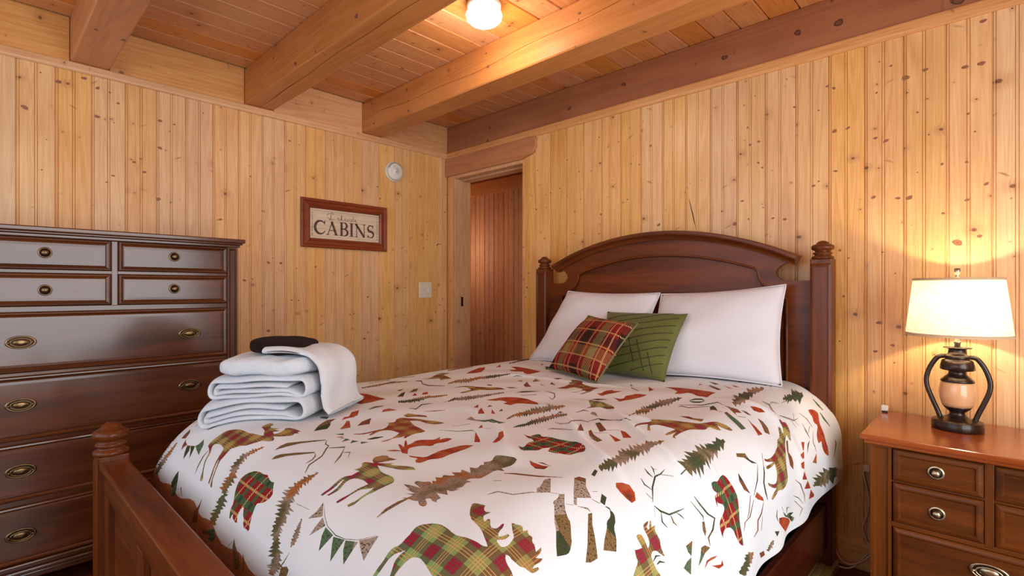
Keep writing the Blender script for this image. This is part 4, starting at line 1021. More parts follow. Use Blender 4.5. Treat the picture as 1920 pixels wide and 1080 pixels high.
MOTIFS = """M1471,-2164 1463,-2160 1461,-2156 1459,-2150 1457,-2142 1456,-2132 1457,-2123 1458,-2114 1458,-2107 1460,-2100 1464,-2094 1471,-2089 1483,-2083 1497,-2078 1515,-2074 1531,-2072 1545,-2072 1560,-2072 1573,-2073 1595,-2071 1622,-2066 1640,-2063 1649,-2062 1657,-2060 1666,-2056 1654,-2052 1633,-2041 1612,-2036 1589,-2034 1578,-2024 1574,-2016 1572,-2007 1573,-2001 1581,-1997 1603,-2002 1611,-2014 1627,-2020 1665,-2006 1656,-2021 1684,-2014 1670,-2031 1690,-2036 1696,-2029 1696,-2021 1688,-2005 1675,-1995 1681,-1987 1689,-1983 1701,-1980 1717,-1979 1746,-1978 1740,-1987 1757,-1990 1748,-1996 1748,-2001 1755,-2006 1754,-2012 1745,-2019 1735,-2027 1722,-2035 1713,-2040 1704,-2043 1724,-2049 1731,-2056 1719,-2064 1709,-2068 1698,-2070 1690,-2075 1681,-2086 1677,-2090 1661,-2106 1651,-2112 1643,-2114 1635,-2119 1627,-2125 1620,-2131 1614,-2135 1612,-2140 1613,-2146 1615,-2152 1616,-2160 1617,-2166 1616,-2173 1618,-2180 1624,-2189 1630,-2198 1637,-2208 1642,-2217 1646,-2223 1653,-2229 1668,-2239 1662,-2243 1653,-2239 1644,-2229 1639,-2222 1634,-2215 1629,-2207 1623,-2198 1617,-2189 1608,-2178 1605,-2175 1607,-2181 1610,-2187 1615,-2196 1621,-2205 1629,-2215 1634,-2223 1637,-2228 1640,-2232 1643,-2237 1637,-2239 1633,-2235 1630,-2231 1628,-2226 1624,-2219 1617,-2209 1610,-2199 1604,-2190 1598,-2182 1595,-2174 1591,-2167 1588,-2161 1584,-2155 1580,-2149 1570,-2145 1554,-2143 1539,-2142 1525,-2143 1513,-2144 1503,-2147 1497,-2150 1496,-2154 1498,-2158 1505,-2162 1514,-2167 1525,-2172 1533,-2179 1538,-2188 1544,-2196 1551,-2204 1560,-2211 1571,-2220 1581,-2227 1591,-2234 1595,-2239 1594,-2245 1582,-2245 1577,-2239 1574,-2234 1571,-2228 1567,-2223 1561,-2218 1554,-2212 1544,-2205 1537,-2199 1531,-2192 1527,-2185 1523,-2180 1514,-2175 1500,-2170 1485,-2166
C1498,-2173 1501,-2194 1517,-2221 1531,-2240 1533,-2240 1524,-2220 1508,-2193 1501,-2173
T1152,-2324 1152,-2318 1152,-2312 1158,-2306 1158,-2300 1158,-2294 1158,-2288 1186,-2288 1158,-2282 1189,-2282 1164,-2276 1212,-2273 1164,-2270 1218,-2266 1164,-2258 1210,-2257 1170,-2252 1211,-2248 1176,-2246 1208,-2240 1170,-2234 1215,-2232 1170,-2228 1215,-2226 1170,-2222 1192,-2220 1170,-2216 1170,-2210 1176,-2210 1204,-2207 1170,-2198 1200,-2200 1170,-2192 1175,-2191 1170,-2186 1170,-2180 1170,-2174 1176,-2174 1170,-2168 1176,-2168 1164,-2162 1164,-2156 1164,-2150 1164,-2144 1164,-2138 1164,-2132 1158,-2126 1164,-2126 1158,-2120 1164,-2120 1164,-2132 1164,-2150 1164,-2156 1170,-2174 1170,-2180 1170,-2186 1170,-2192 1170,-2204 1170,-2210 1170,-2216 1170,-2222 1170,-2228 1170,-2234 1164,-2246 1164,-2252 1164,-2258 1164,-2270 1164,-2276 1158,-2282 1158,-2288 1158,-2294
T1234,-2314 1249,-2309 1240,-2306 1259,-2301 1248,-2298 1256,-2294 1254,-2291 1272,-2286 1250,-2285 1264,-2280 1260,-2278 1277,-2273 1263,-2270 1280,-2266 1260,-2262 1284,-2258 1261,-2254 1276,-2250 1263,-2246 1280,-2244 1266,-2240 1284,-2238 1263,-2233 1282,-2231 1264,-2226 1277,-2224 1265,-2220 1270,-2217 1262,-2214 1269,-2212 1260,-2208 1263,-2205 1257,-2202 1251,-2202 1244,-2206 1250,-2209 1240,-2213 1249,-2215 1246,-2218 1252,-2220 1230,-2225 1251,-2227 1239,-2231 1249,-2234 1228,-2239 1248,-2241 1228,-2247 1244,-2248 1214,-2255 1232,-2257 1222,-2262 1236,-2264 1209,-2273 1236,-2272 1201,-2281 1219,-2281 1164,-2294 1226,-2288 1205,-2296 1223,-2295 1198,-2302 1222,-2302 1211,-2307 1224,-2308 1213,-2314 1220,-2315
C1240,-2148 1275,-2159 1287,-2179 1255,-2186 1247,-2171
C1295,-2179 1309,-2185 1337,-2191 1329,-2201 1330,-2212 1312,-2200
C1339,-2192 1361,-2188 1379,-2202 1383,-2216 1384,-2230 1363,-2214
C1362,-2188 1390,-2182 1405,-2198 1419,-2219 1388,-2200
C1391,-2182 1401,-2171 1400,-2153 1432,-2167 1449,-2183 1464,-2197 1416,-2188
C1199,-2128 1203,-2091 1196,-2090 1190,-2127
C1251,-2132 1238,-2095 1234,-2094 1247,-2131
C1283,-2131 1275,-2092 1271,-2092 1279,-2130
C1362,-2125 1379,-2100 1391,-2081 1413,-2063 1409,-2061 1378,-2077 1366,-2098 1358,-2124
C1403,-2262 1431,-2282 1448,-2304 1456,-2324 1415,-2334 1412,-2317 1392,-2300 1394,-2287 1396,-2275
C1460,-2306 1476,-2294 1507,-2310 1510,-2309 1481,-2291 1457,-2306
T1789,-2232 1790,-2227 1770,-2229 1787,-2221 1760,-2225 1788,-2224 1756,-2218 1767,-2215 1757,-2211 1775,-2206 1749,-2202 1779,-2199 1747,-2192 1767,-2185 1734,-2180 1739,-2175 1727,-2171 1736,-2165 1718,-2161 1727,-2159 1715,-2156 1728,-2151 1714,-2146 1729,-2145 1707,-2136 1727,-2137 1713,-2129 1721,-2126 1715,-2120 1725,-2118 1721,-2115 1729,-2113 1723,-2107 1731,-2106 1726,-2100 1732,-2098 1730,-2093 1737,-2092 1734,-2087 1736,-2084 1733,-2083 1729,-2086 1721,-2088 1725,-2092 1718,-2095 1720,-2099 1706,-2101 1715,-2105 1696,-2105 1707,-2110 1696,-2114 1704,-2119 1690,-2122 1699,-2126 1680,-2130 1689,-2134 1681,-2139 1694,-2144 1680,-2151 1693,-2153 1681,-2161 1694,-2164 1683,-2173 1701,-2175 1692,-2183 1710,-2182 1708,-2190 1718,-2194 1699,-2205 1722,-2203 1702,-2211 1726,-2211 1704,-2218 1727,-2220 1708,-2229 1739,-2229 1745,-2235 1760,-2232 1767,-2237 1776,-2236
T1817,-2298 1823,-2293 1809,-2290 1815,-2286 1808,-2282 1821,-2278 1805,-2274 1817,-2269 1805,-2263 1819,-2257 1799,-2255 1826,-2250 1793,-2246 1820,-2240 1786,-2238 1779,-2234 1756,-2237 1756,-2242 1751,-2249 1758,-2252 1748,-2258 1775,-2258 1758,-2267 1780,-2267 1753,-2279 1782,-2275 1749,-2287 1778,-2286 1768,-2294 1781,-2298 1770,-2306 1791,-2303
B1800,-2160 1808,-2155 1816,-2150 1827,-2147 1840,-2145 1854,-2144 1868,-2144 1880,-2143 1889,-2141 1897,-2141 1905,-2144 1916,-2147 1929,-2149 1938,-2149 1945,-2147 1956,-2155 1964,-2160 1973,-2166 1980,-2170 1982,-2174 1983,-2179 1982,-2183 1980,-2188 1976,-2192 1971,-2196 1965,-2199 1959,-2201 1953,-2203 1951,-2206 1952,-2210 1954,-2215 1957,-2220 1961,-2226 1966,-2233 1970,-2239 1975,-2245 1979,-2250 1984,-2254 1986,-2257 1984,-2261 1975,-2259 1966,-2260 1958,-2260 1951,-2257 1945,-2254 1942,-2249 1935,-2245 1926,-2241 1918,-2235 1907,-2226 1902,-2230 1901,-2234 1901,-2239 1902,-2244 1903,-2249 1907,-2253 1917,-2261 1908,-2263 1891,-2260 1884,-2257 1880,-2251 1877,-2255 1877,-2259 1878,-2264 1871,-2263 1858,-2251 1853,-2243 1851,-2236 1844,-2229 1833,-2222 1821,-2215 1810,-2207 1800,-2199 1792,-2190 1788,-2182 1789,-2175 1793,-2167
T2161,-2293 2171,-2289 2164,-2288 2173,-2285 2169,-2282 2185,-2279 2171,-2277 2191,-2271 2173,-2272 2191,-2266 2167,-2264 2178,-2258 2167,-2257 2166,-2253 2159,-2252 2172,-2246 2142,-2247 2150,-2243 2139,-2241 2146,-2235 2130,-2236 2135,-2232 2121,-2231 2130,-2226 2117,-2225 2127,-2220 2109,-2219 2128,-2217 2105,-2213 2118,-2208 2107,-2205 2120,-2202 2108,-2195 2108,-2193 2092,-2190 2112,-2185 2090,-2180 2119,-2176 2086,-2174 2085,-2170 2073,-2168 2086,-2162 2059,-2159 2090,-2160 2064,-2153 2070,-2150 2062,-2145 2082,-2143 2050,-2135 2070,-2138 2053,-2129 2066,-2129 2050,-2119 2071,-2120 2053,-2111 2071,-2114 2058,-2104 2066,-2103 2057,-2095 2063,-2092 2057,-2087 2060,-2083 2055,-2077 2052,-2077 2046,-2080 2050,-2085 2044,-2089 2044,-2092 2030,-2095 2042,-2100 2022,-2103 2035,-2108 2027,-2111 2030,-2116 2022,-2120 2030,-2124 2015,-2126 2031,-2133 2010,-2142 2030,-2143 2006,-2152 2033,-2152 2005,-2157 2039,-2160 2022,-2167 2042,-2169 2018,-2178 2048,-2177 2023,-2188 2059,-2184 2043,-2192 2064,-2193 2047,-2202 2078,-2200 2062,-2206 2073,-2210 2067,-2215 2084,-2215 2071,-2222 2085,-2225 2082,-2232 2096,-2230 2087,-2239 2104,-2236 2104,-2242 2115,-2241 2112,-2248 2118,-2248 2111,-2258 2127,-2253 2110,-2264 2131,-2260 2117,-2271 2144,-2264 2137,-2272 2142,-2275 2136,-2280 2149,-2275 2123,-2287 2152,-2280 2127,-2288 2149,-2285 2138,-2291 2147,-2291 2143,-2295 2150,-2295
T2160,-2177 2158,-2179 2163,-2181 2162,-2183 2164,-2184 2161,-2187 2165,-2188 2163,-2190 2168,-2192 2160,-2193 2168,-2195 2167,-2197 2169,-2198 2164,-2202 2175,-2204 2168,-2206 2173,-2208 2169,-2211 2178,-2214 2171,-2217 2179,-2220 2177,-2222 2182,-2226 2184,-2229 2188,-2229 2188,-2225 2194,-2221 2190,-2218 2195,-2214 2188,-2213 2194,-2207 2187,-2206 2193,-2203 2183,-2202 2189,-2198 2182,-2197 2182,-2194 2178,-2193 2181,-2190 2176,-2190 2176,-2188 2172,-2187 2172,-2185 2169,-2183 2169,-2181 2166,-2180 2165,-2178 2162,-2177
C2190,-2238 2184,-2258 2175,-2277 2177,-2277 2188,-2258 2191,-2238
C2183,-2269 2202,-2260 2213,-2263 2214,-2274 2187,-2284
C2098,-2161 2162,-2156 2162,-2155 2098,-2160
C1935,-2290 1957,-2302 1997,-2315 2013,-2326 2004,-2339 1984,-2340 1960,-2323 1942,-2307
C1934,-2297 1891,-2343 1893,-2343 1936,-2297
C2006,-2304 2021,-2315 2031,-2334 2034,-2333 2029,-2313 2009,-2303
C1648,-2275 1646,-2300 1633,-2317 1646,-2342 1688,-2330 1661,-2309 1654,-2287
C1739,-2328 1781,-2320 1823,-2303 1830,-2312 1844,-2317 1836,-2332 1802,-2333 1807,-2322 1763,-2335
C1639,-1868 1622,-1856 1646,-1840 1668,-1859
C1772,-1952 1722,-1914 1699,-1889 1681,-1865 1690,-1838 1712,-1868 1751,-1890 1781,-1915 1775,-1935
R1721,-1835 1699,-1813 1715,-1787 1726,-1793 1714,-1821
R1817,-1893 1779,-1858 1742,-1830 1750,-1824 1826,-1863 1824,-1880
C1826,-1841 1789,-1803 1776,-1762 1836,-1805 1830,-1822
C1790,-2077 1786,-2057 1792,-2040 1823,-2017 1879,-1969 1886,-1971 1838,-2022 1816,-2049 1804,-2063
C1831,-2104 1827,-2090 1839,-2078 1883,-2055 1936,-2028 1943,-2031 1913,-2052 1872,-2075 1851,-2092
C1943,-2031 1959,-2039 1970,-2052 1971,-2071 1973,-2071 1977,-2054 1965,-2039 1944,-2030
C1885,-1969 1914,-1988 1932,-1988 1943,-2000 1977,-2029 1987,-2070 2012,-2094 2015,-2094 1994,-2071 1985,-2031 1950,-2000 1934,-1985 1914,-1984 1887,-1969
C1951,-1995 1982,-1967 2025,-2003 2056,-2035 2059,-2036 2035,-2005 1974,-1960 1947,-1993
C2013,-1988 2029,-1978 2057,-1998 2059,-1998 2024,-1972 2010,-1986
C1856,-1928 1871,-1909 1886,-1919
R1882,-1941 1894,-1925 1908,-1930
C1909,-1944 1909,-1931 1916,-1929
C1934,-1950 1918,-1928 1937,-1925
C1962,-1940 1945,-1923 1966,-1915
C1973,-1913 1991,-1898 1988,-1922
C1872,-1909 1905,-1928 1906,-1928 1873,-1909
C1972,-1892 1980,-1874 1986,-1850 1982,-1848 1969,-1868 1968,-1890
M2142,-2028 2146,-2015 2142,-2007 2130,-2000 2125,-1994 2129,-1989 2136,-1986 2151,-1981 2137,-1976 2128,-1970 2118,-1961 2114,-1951 2117,-1937 2110,-1941 2128,-1928 2144,-1934 2172,-1929 2166,-1945 2163,-1956 2157,-1975 2167,-1969 2175,-1963 2188,-1948 2189,-1960 2198,-1956 2206,-1951 2216,-1943 2225,-1937 2234,-1932 2243,-1930 2257,-1934 2243,-1951 2232,-1960 2220,-1965 2203,-1972 2171,-1983 2188,-1990 2200,-1994 2213,-1997 2226,-1997 2241,-1995 2253,-1995 2262,-1998 2269,-2002 2276,-2008 2279,-2014 2279,-2021 2278,-2029 2277,-2037 2276,-2045 2275,-2057 2275,-2041 2274,-2054 2273,-2062 2270,-2068 2268,-2076 2267,-2085 2267,-2093 2267,-2100 2265,-2106 2259,-2113 2251,-2111 2253,-2106 2255,-2102 2259,-2097 2260,-2091 2260,-2083 2261,-2073 2262,-2062 2261,-2054 2258,-2048 2252,-2055 2246,-2060 2238,-2065 2233,-2072 2231,-2081 2229,-2089 2228,-2098 2226,-2106 2221,-2117 2213,-2116 2215,-2109 2217,-2103 2221,-2095 2224,-2086 2225,-2075 2226,-2066 2229,-2059 2231,-2053 2233,-2046 2214,-2043 2203,-2043 2191,-2045 2182,-2048 2176,-2053 2173,-2059 2173,-2066 2176,-2075 2182,-2085 2183,-2096 2179,-2106 2175,-2112 2168,-2113 2171,-2106 2172,-2099 2172,-2090 2169,-2082 2165,-2074 2161,-2068 2159,-2062 2157,-2067 2158,-2073 2162,-2084 2163,-2094 2162,-2103 2160,-2111 2158,-2119 2149,-2119 2150,-2114 2151,-2108 2153,-2100 2152,-2091 2149,-2080 2147,-2071 2146,-2062 2149,-2055 2161,-2044 2161,-2041 2160,-2024
C2181,-2129 2203,-2143 2216,-2153 2179,-2171 2187,-2151
C2219,-2154 2244,-2164 2220,-2194 2219,-2175
C2248,-2166 2283,-2171 2272,-2207 2254,-2182
C2286,-2173 2321,-2167 2319,-2211 2296,-2185
C2324,-2167 2359,-2157 2358,-2202 2335,-2183
C2358,-2154 2376,-2143 2396,-2129 2400,-2157 2403,-2177 2375,-2164
C2187,-2131 2219,-2150 2249,-2163 2290,-2170 2322,-2166 2355,-2155 2391,-2131 2391,-2130 2354,-2154 2321,-2165 2290,-2168 2250,-2162 2221,-2149 2188,-2131
C2356,-2103 2362,-2082 2369,-2058 2375,-2031 2371,-2029 2359,-2054 2352,-2080 2353,-2102
T2375,-2037 2368,-2039 2356,-2042 2365,-2036 2368,-2031 2369,-2023 2348,-2027 2367,-2017 2328,-2013 2342,-2011 2305,-2002 2323,-1996 2336,-1994 2356,-1993 2320,-1984 2313,-1975 2316,-1970 2327,-1967 2333,-1962 2335,-1957 2341,-1956 2357,-1962 2337,-1948 2347,-1944 2324,-1929 2335,-1922 2335,-1917 2328,-1910 2329,-1905 2338,-1902 2343,-1898 2348,-1891 2327,-1885 2344,-1870 2331,-1858 2364,-1858 2337,-1837 2352,-1831 2354,-1824 2349,-1816 2348,-1810 2353,-1806 2340,-1794 2350,-1783 2349,-1773 2340,-1760 2336,-1751 2337,-1746 2350,-1742 2375,-1739 2389,-1737 2400,-1740 2407,-1754 2409,-1762 2410,-1772 2408,-1781 2403,-1796 2423,-1806 2404,-1809 2400,-1820 2405,-1838 2408,-1854 2411,-1867 2408,-1875 2399,-1879 2394,-1885 2394,-1898 2413,-1898 2409,-1909 2412,-1917 2418,-1925 2422,-1934 2421,-1952 2428,-1945 2427,-1960 2423,-1966 2411,-1967 2433,-1982 2424,-1985 2417,-1987 2406,-1990 2432,-1999 2431,-2006 2432,-2010 2438,-2014 2428,-2016 2422,-2015 2416,-2012 2412,-2013 2407,-2019 2420,-2025 2425,-2029 2427,-2034 2424,-2038 2417,-2039 2410,-2038 2403,-2033 2398,-2032 2394,-2034 2390,-2035 2386,-2036 2381,-2036
M2447,-2199 2446,-2190 2446,-2184 2446,-2177 2446,-2170 2447,-2163 2447,-2156 2446,-2150 2445,-2143 2446,-2136 2449,-2130 2454,-2125 2457,-2118 2457,-2111 2457,-2105 2458,-2099 2457,-2093 2456,-2085 2457,-2078 2462,-2071 2470,-2065 2480,-2058 2490,-2054 2498,-2052 2508,-2052 2520,-2053 2531,-2055 2543,-2056 2554,-2054 2564,-2050 2574,-2048 2585,-2046 2594,-2045 2599,-2045 2604,-2044 2611,-2040 2605,-2036 2599,-2033 2593,-2030 2587,-2027 2582,-2024 2575,-2021 2567,-2018 2557,-2015 2547,-2013 2538,-2011 2532,-2008 2525,-2004 2518,-1998 2511,-1991 2504,-1982 2500,-1975 2500,-1971 2503,-1968 2508,-1966 2514,-1964 2523,-1962 2529,-1971 2534,-1975 2539,-1977 2543,-1976 2549,-1971 2548,-1978 2547,-1984 2547,-1989 2550,-1993 2558,-1999 2562,-1999 2560,-1992 2561,-1990 2563,-1988 2567,-1991 2572,-1996 2577,-2000 2582,-2003 2586,-2002 2590,-1999 2591,-1994 2590,-1987 2589,-1982 2590,-1977 2594,-1982 2597,-1988 2599,-1997 2602,-2004 2608,-2010 2612,-2003 2613,-1998 2614,-1991 2619,-1992 2620,-1999 2620,-2004 2618,-2009 2615,-2013 2612,-2016 2614,-2020 2623,-2022 2627,-2022 2629,-2021 2631,-2018 2633,-2012 2632,-2005 2630,-1997 2628,-1991 2626,-1988 2622,-1984 2614,-1979 2607,-1973 2598,-1965 2600,-1962 2604,-1961 2608,-1958 2611,-1955 2614,-1954 2618,-1955 2625,-1962 2627,-1952 2634,-1957 2638,-1958 2642,-1956 2645,-1957 2649,-1962 2653,-1965 2657,-1965 2662,-1968 2670,-1974 2668,-1957 2673,-1962 2676,-1969 2678,-1984 2685,-1972 2687,-1976 2688,-1982 2687,-1990 2687,-1997 2689,-2004 2692,-1992 2696,-1993 2696,-2003 2695,-2008 2693,-2011 2689,-2013 2683,-2015 2679,-2017 2675,-2021 2669,-2023 2662,-2024 2656,-2025 2651,-2024 2647,-2025 2644,-2027 2649,-2033 2654,-2036 2660,-2038 2666,-2039 2671,-2040 2676,-2042 2680,-2045 2683,-2048 2685,-2051 2689,-2057 2693,-2064 2695,-2069 2693,-2071 2690,-2071 2685,-2070 2680,-2069 2676,-2069 2671,-2073 2667,-2080 2660,-2090 2649,-2102 2643,-2113 2640,-2122 2638,-2127 2635,-2129 2631,-2130 2626,-2128 2616,-2130 2601,-2135 2587,-2137 2576,-2136 2565,-2135 2555,-2132 2545,-2129 2535,-2126 2526,-2124 2519,-2123 2512,-2124 2506,-2126 2501,-2129 2499,-2132 2497,-2137 2495,-2143 2494,-2150 2493,-2158 2493,-2164 2494,-2169 2496,-2175 2499,-2188 2494,-2190 2486,-2176 2482,-2168 2479,-2162 2476,-2156 2473,-2151 2472,-2146 2472,-2140 2473,-2134 2476,-2124 2470,-2131 2465,-2135 2461,-2139 2458,-2145 2456,-2152 2456,-2160 2456,-2168 2456,-2174 2455,-2180 2455,-2187 2455,-2194 2453,-2198
M1899,-1894 1914,-1879 1920,-1864 1921,-1843 1922,-1825 1924,-1811 1915,-1794 1879,-1762 1865,-1759 1870,-1741 1865,-1730 1852,-1720 1843,-1710 1838,-1698 1839,-1689 1846,-1683 1854,-1677 1861,-1671 1870,-1663 1880,-1655 1893,-1649 1909,-1647 1923,-1643 1935,-1636 1954,-1632 1991,-1632 1988,-1654 1979,-1664 1963,-1670 1941,-1671 1912,-1667 1896,-1672 1886,-1690 1934,-1712 1962,-1722 1983,-1725 2001,-1728 2024,-1732 2026,-1744 2025,-1753 2022,-1764 2023,-1776 2026,-1788 2029,-1798 2033,-1805 2033,-1809 2028,-1812 2018,-1800 2020,-1813 2018,-1821 2015,-1827 2014,-1839 2018,-1857 2017,-1869 2010,-1876 2011,-1851 2010,-1838 2005,-1828 2000,-1817 1989,-1799 1966,-1801 1953,-1805 1944,-1812 1939,-1822 1939,-1836 1942,-1849 1948,-1861 1949,-1868 1943,-1872 1931,-1849 1930,-1865 1928,-1874 1923,-1882 1917,-1888 1906,-1896
M1823,-1671 1815,-1646 1844,-1630 1869,-1614 1887,-1621 1858,-1647 1844,-1673
C1967,-1889 1970,-1873 1986,-1848 1985,-1871 1978,-1888
R2085,-1904 2089,-1891 2095,-1884 2113,-1877 2062,-1852 2062,-1846 2090,-1853 2048,-1820 2051,-1817 2082,-1836 2078,-1822 2074,-1812 2069,-1802 2068,-1793 2071,-1783 2076,-1775 2081,-1769 2086,-1763 2092,-1756 2093,-1747 2088,-1727 2104,-1743 2106,-1726 2111,-1718 2125,-1714 2132,-1736 2131,-1751 2124,-1766 2125,-1778 2132,-1787 2130,-1796 2119,-1804 2111,-1813 2108,-1824 2107,-1835 2108,-1847 2120,-1861 2153,-1885 2135,-1889 2117,-1880 2105,-1895 2096,-1901
R2167,-1891 2182,-1885 2193,-1880 2205,-1874 2208,-1864 2203,-1849 2198,-1835 2193,-1821 2190,-1808 2190,-1794 2190,-1783 2190,-1773 2191,-1760 2193,-1744 2201,-1732 2223,-1720 2230,-1742 2233,-1758 2234,-1776 2236,-1794 2237,-1812 2239,-1828 2242,-1843 2239,-1856 2231,-1868 2229,-1880 2231,-1891 2231,-1900 2228,-1906 2222,-1908 2209,-1902 2202,-1889 2179,-1896
R2201,-1699 2136,-1635 2198,-1675 2216,-1691
R2256,-1683 2246,-1652 2217,-1620 2203,-1589 2247,-1629 2279,-1678 2273,-1687
C2012,-1563 1996,-1527 2037,-1547 2082,-1546 2131,-1508 2144,-1547 2094,-1558
R2119,-1610 2102,-1579 2127,-1597
C2044,-1696 2095,-1666 2121,-1635 2135,-1635 2133,-1634 2116,-1630 2090,-1662 2042,-1694
C2044,-1646 2068,-1595 2065,-1593 2042,-1645
C2131,-1599 2201,-1592 2198,-1589 2129,-1598
C2432,-1818 2460,-1809 2502,-1796 2474,-1804 2512,-1792 2554,-1757 2552,-1755 2506,-1785 2467,-1797 2496,-1789 2453,-1801 2429,-1816
C2448,-1868 2464,-1857 2462,-1854 2445,-1865
C2494,-1929 2502,-1907 2535,-1896 2556,-1862 2561,-1856 2560,-1855 2553,-1859 2532,-1893 2498,-1903 2493,-1928
C2562,-1855 2551,-1841 2550,-1829 2533,-1795 2538,-1780 2579,-1831
C2581,-1832 2591,-1821 2591,-1819 2580,-1830
C2604,-1852 2601,-1845 2600,-1834 2597,-1826 2592,-1820 2599,-1809 2610,-1823 2618,-1832 2627,-1841 2636,-1848 2644,-1853 2651,-1856 2654,-1856 2662,-1863 2674,-1875 2682,-1883 2687,-1887 2692,-1894 2698,-1904 2701,-1912 2701,-1919 2699,-1927 2695,-1941 2680,-1927 2669,-1915 2658,-1903 2649,-1895 2643,-1891 2633,-1881 2618,-1864 2609,-1854
C2569,-1736 2571,-1720 2584,-1714 2604,-1741 2634,-1761 2619,-1793 2634,-1811 2628,-1814 2597,-1776
C2620,-1830 2630,-1818 2629,-1817 2619,-1829
C2636,-1811 2651,-1796 2658,-1795 2658,-1793 2649,-1791 2635,-1810
C2659,-1803 2661,-1792 2680,-1813 2705,-1831 2735,-1854 2734,-1876 2729,-1888 2707,-1859 2679,-1827
C2650,-1750 2635,-1725 2647,-1722 2660,-1746
C2637,-1764 2652,-1755 2652,-1753 2636,-1762
C2663,-1748 2669,-1745 2675,-1743 2675,-1742 2668,-1740 2662,-1746
C2622,-1742 2627,-1730 2626,-1729 2621,-1740
C2672,-1743 2679,-1741 2685,-1742 2691,-1747 2698,-1754 2703,-1764 2710,-1771 2717,-1775 2727,-1782 2743,-1799 2729,-1829 2715,-1811 2708,-1800 2702,-1790 2697,-1783 2692,-1778 2688,-1771 2686,-1761 2682,-1753
C2579,-1686 2567,-1654 2576,-1655 2588,-1685
T2578,-1646 2583,-1647 2578,-1634 2585,-1635 2585,-1629 2594,-1636 2587,-1619 2601,-1632 2594,-1613 2602,-1617 2581,-1576 2598,-1588 2584,-1562 2599,-1567 2587,-1548 2597,-1554 2582,-1525 2597,-1538 2586,-1513 2603,-1534 2587,-1499 2595,-1502 2583,-1475 2601,-1489 2581,-1454 2602,-1470 2586,-1444 2597,-1456 2584,-1423 2588,-1419 2587,-1409 2593,-1411 2593,-1404 2600,-1406 2578,-1346 2579,-1335 2574,-1328 2572,-1337 2565,-1340 2573,-1361 2580,-1396 2580,-1401 2569,-1396 2568,-1400 2553,-1393 2563,-1415 2554,-1413 2564,-1436 2541,-1426 2560,-1447 2545,-1447 2568,-1477 2530,-1443 2563,-1490 2546,-1480 2559,-1501 2534,-1489 2556,-1515 2539,-1509 2563,-1542 2552,-1542 2565,-1561 2555,-1565 2574,-1592 2566,-1603 2573,-1611 2560,-1608 2571,-1619 2561,-1617 2567,-1625 2560,-1624 2565,-1636
C2688,-1450 2683,-1404 2680,-1404 2685,-1450
T2693,-1407 2704,-1404 2691,-1384 2706,-1384 2691,-1360 2721,-1378 2693,-1344 2717,-1356 2695,-1329 2700,-1327 2691,-1317 2715,-1329 2686,-1301 2706,-1316 2687,-1254 2700,-1267 2683,-1223 2701,-1235 2680,-1195 2687,-1189 2674,-1164 2690,-1172 2673,-1136 2671,-1122 2660,-1116 2660,-1131 2644,-1136 2656,-1158 2649,-1173 2661,-1180 2647,-1202 2653,-1207 2645,-1212 2661,-1231 2636,-1231 2659,-1257 2642,-1286 2662,-1303 2649,-1306 2655,-1314 2637,-1334 2662,-1335 2647,-1351 2664,-1361 2653,-1381 2665,-1381 2657,-1430 2671,-1407
M2481,-1328 2463,-1293 2452,-1266 2453,-1253 2460,-1243 2475,-1237 2483,-1233 2460,-1184 2464,-1168 2481,-1154 2503,-1142 2528,-1134 2550,-1125 2567,-1114 2578,-1100 2583,-1085 2588,-1067 2593,-1046 2600,-1032 2609,-1026 2619,-1022 2631,-1021 2640,-1022 2652,-1027 2651,-1041 2638,-1051 2628,-1056 2614,-1057 2635,-1079 2625,-1091 2617,-1095 2609,-1096 2606,-1104 2607,-1121 2606,-1134 2600,-1144 2595,-1153 2589,-1162 2583,-1172 2578,-1186 2576,-1203 2589,-1259 2585,-1268 2581,-1277 2589,-1284 2578,-1283 2574,-1274 2574,-1268 2577,-1260 2565,-1272 2560,-1279 2554,-1284 2552,-1272 2556,-1264 2569,-1251 2548,-1248 2531,-1245 2513,-1243 2500,-1244 2488,-1251 2508,-1283 2500,-1288 2479,-1245 2465,-1255 2461,-1267 2467,-1292
M2494,-1072 2521,-1056 2542,-1069 2568,-1050 2574,-1084 2545,-1089
C2358,-1347 2363,-1328 2422,-1382 2416,-1408
C2387,-1423 2386,-1409 2415,-1437 2460,-1461 2457,-1481 2432,-1471 2410,-1452
R2442,-1402 2498,-1427 2493,-1449 2470,-1426
R2449,-1352 2468,-1353 2505,-1384 2489,-1402
C2423,-1382 2449,-1354 2448,-1352 2422,-1380
C2409,-1426 2437,-1399 2436,-1397 2407,-1424
C2328,-1348 2331,-1291 2366,-1290 2406,-1282 2422,-1246 2420,-1243 2403,-1277 2359,-1278 2323,-1280 2325,-1345
R2627,-1655 2635,-1641 2648,-1629 2668,-1633 2683,-1651 2683,-1668 2670,-1672 2652,-1672 2636,-1668
C2706,-1604 2679,-1565 2662,-1529 2663,-1507 2657,-1479 2656,-1479 2659,-1506 2658,-1531 2677,-1570 2705,-1605
C2663,-1508 2681,-1473 2680,-1472 2662,-1506
C2657,-1526 2643,-1510 2632,-1507 2633,-1509 2643,-1516 2657,-1527
C2644,-1512 2648,-1503 2647,-1502 2643,-1511
C2659,-1538 2644,-1536 2631,-1533 2631,-1535 2645,-1542 2659,-1540
C2682,-1575 2663,-1580 2647,-1573 2647,-1575 2664,-1585 2682,-1577
C2699,-1597 2682,-1601 2682,-1603 2699,-1599
C2713,-1610 2730,-1605 2746,-1584 2749,-1557 2751,-1518 2750,-1518 2745,-1556 2743,-1580 2728,-1599 2713,-1608
C2715,-1611 2733,-1632 2733,-1631 2715,-1610
C2731,-1603 2748,-1621 2764,-1614 2764,-1612 2749,-1616 2731,-1601
C2747,-1580 2762,-1587 2771,-1579 2771,-1577 2763,-1581 2747,-1578
C2748,-1557 2759,-1549 2768,-1542 2768,-1540 2758,-1544 2748,-1555
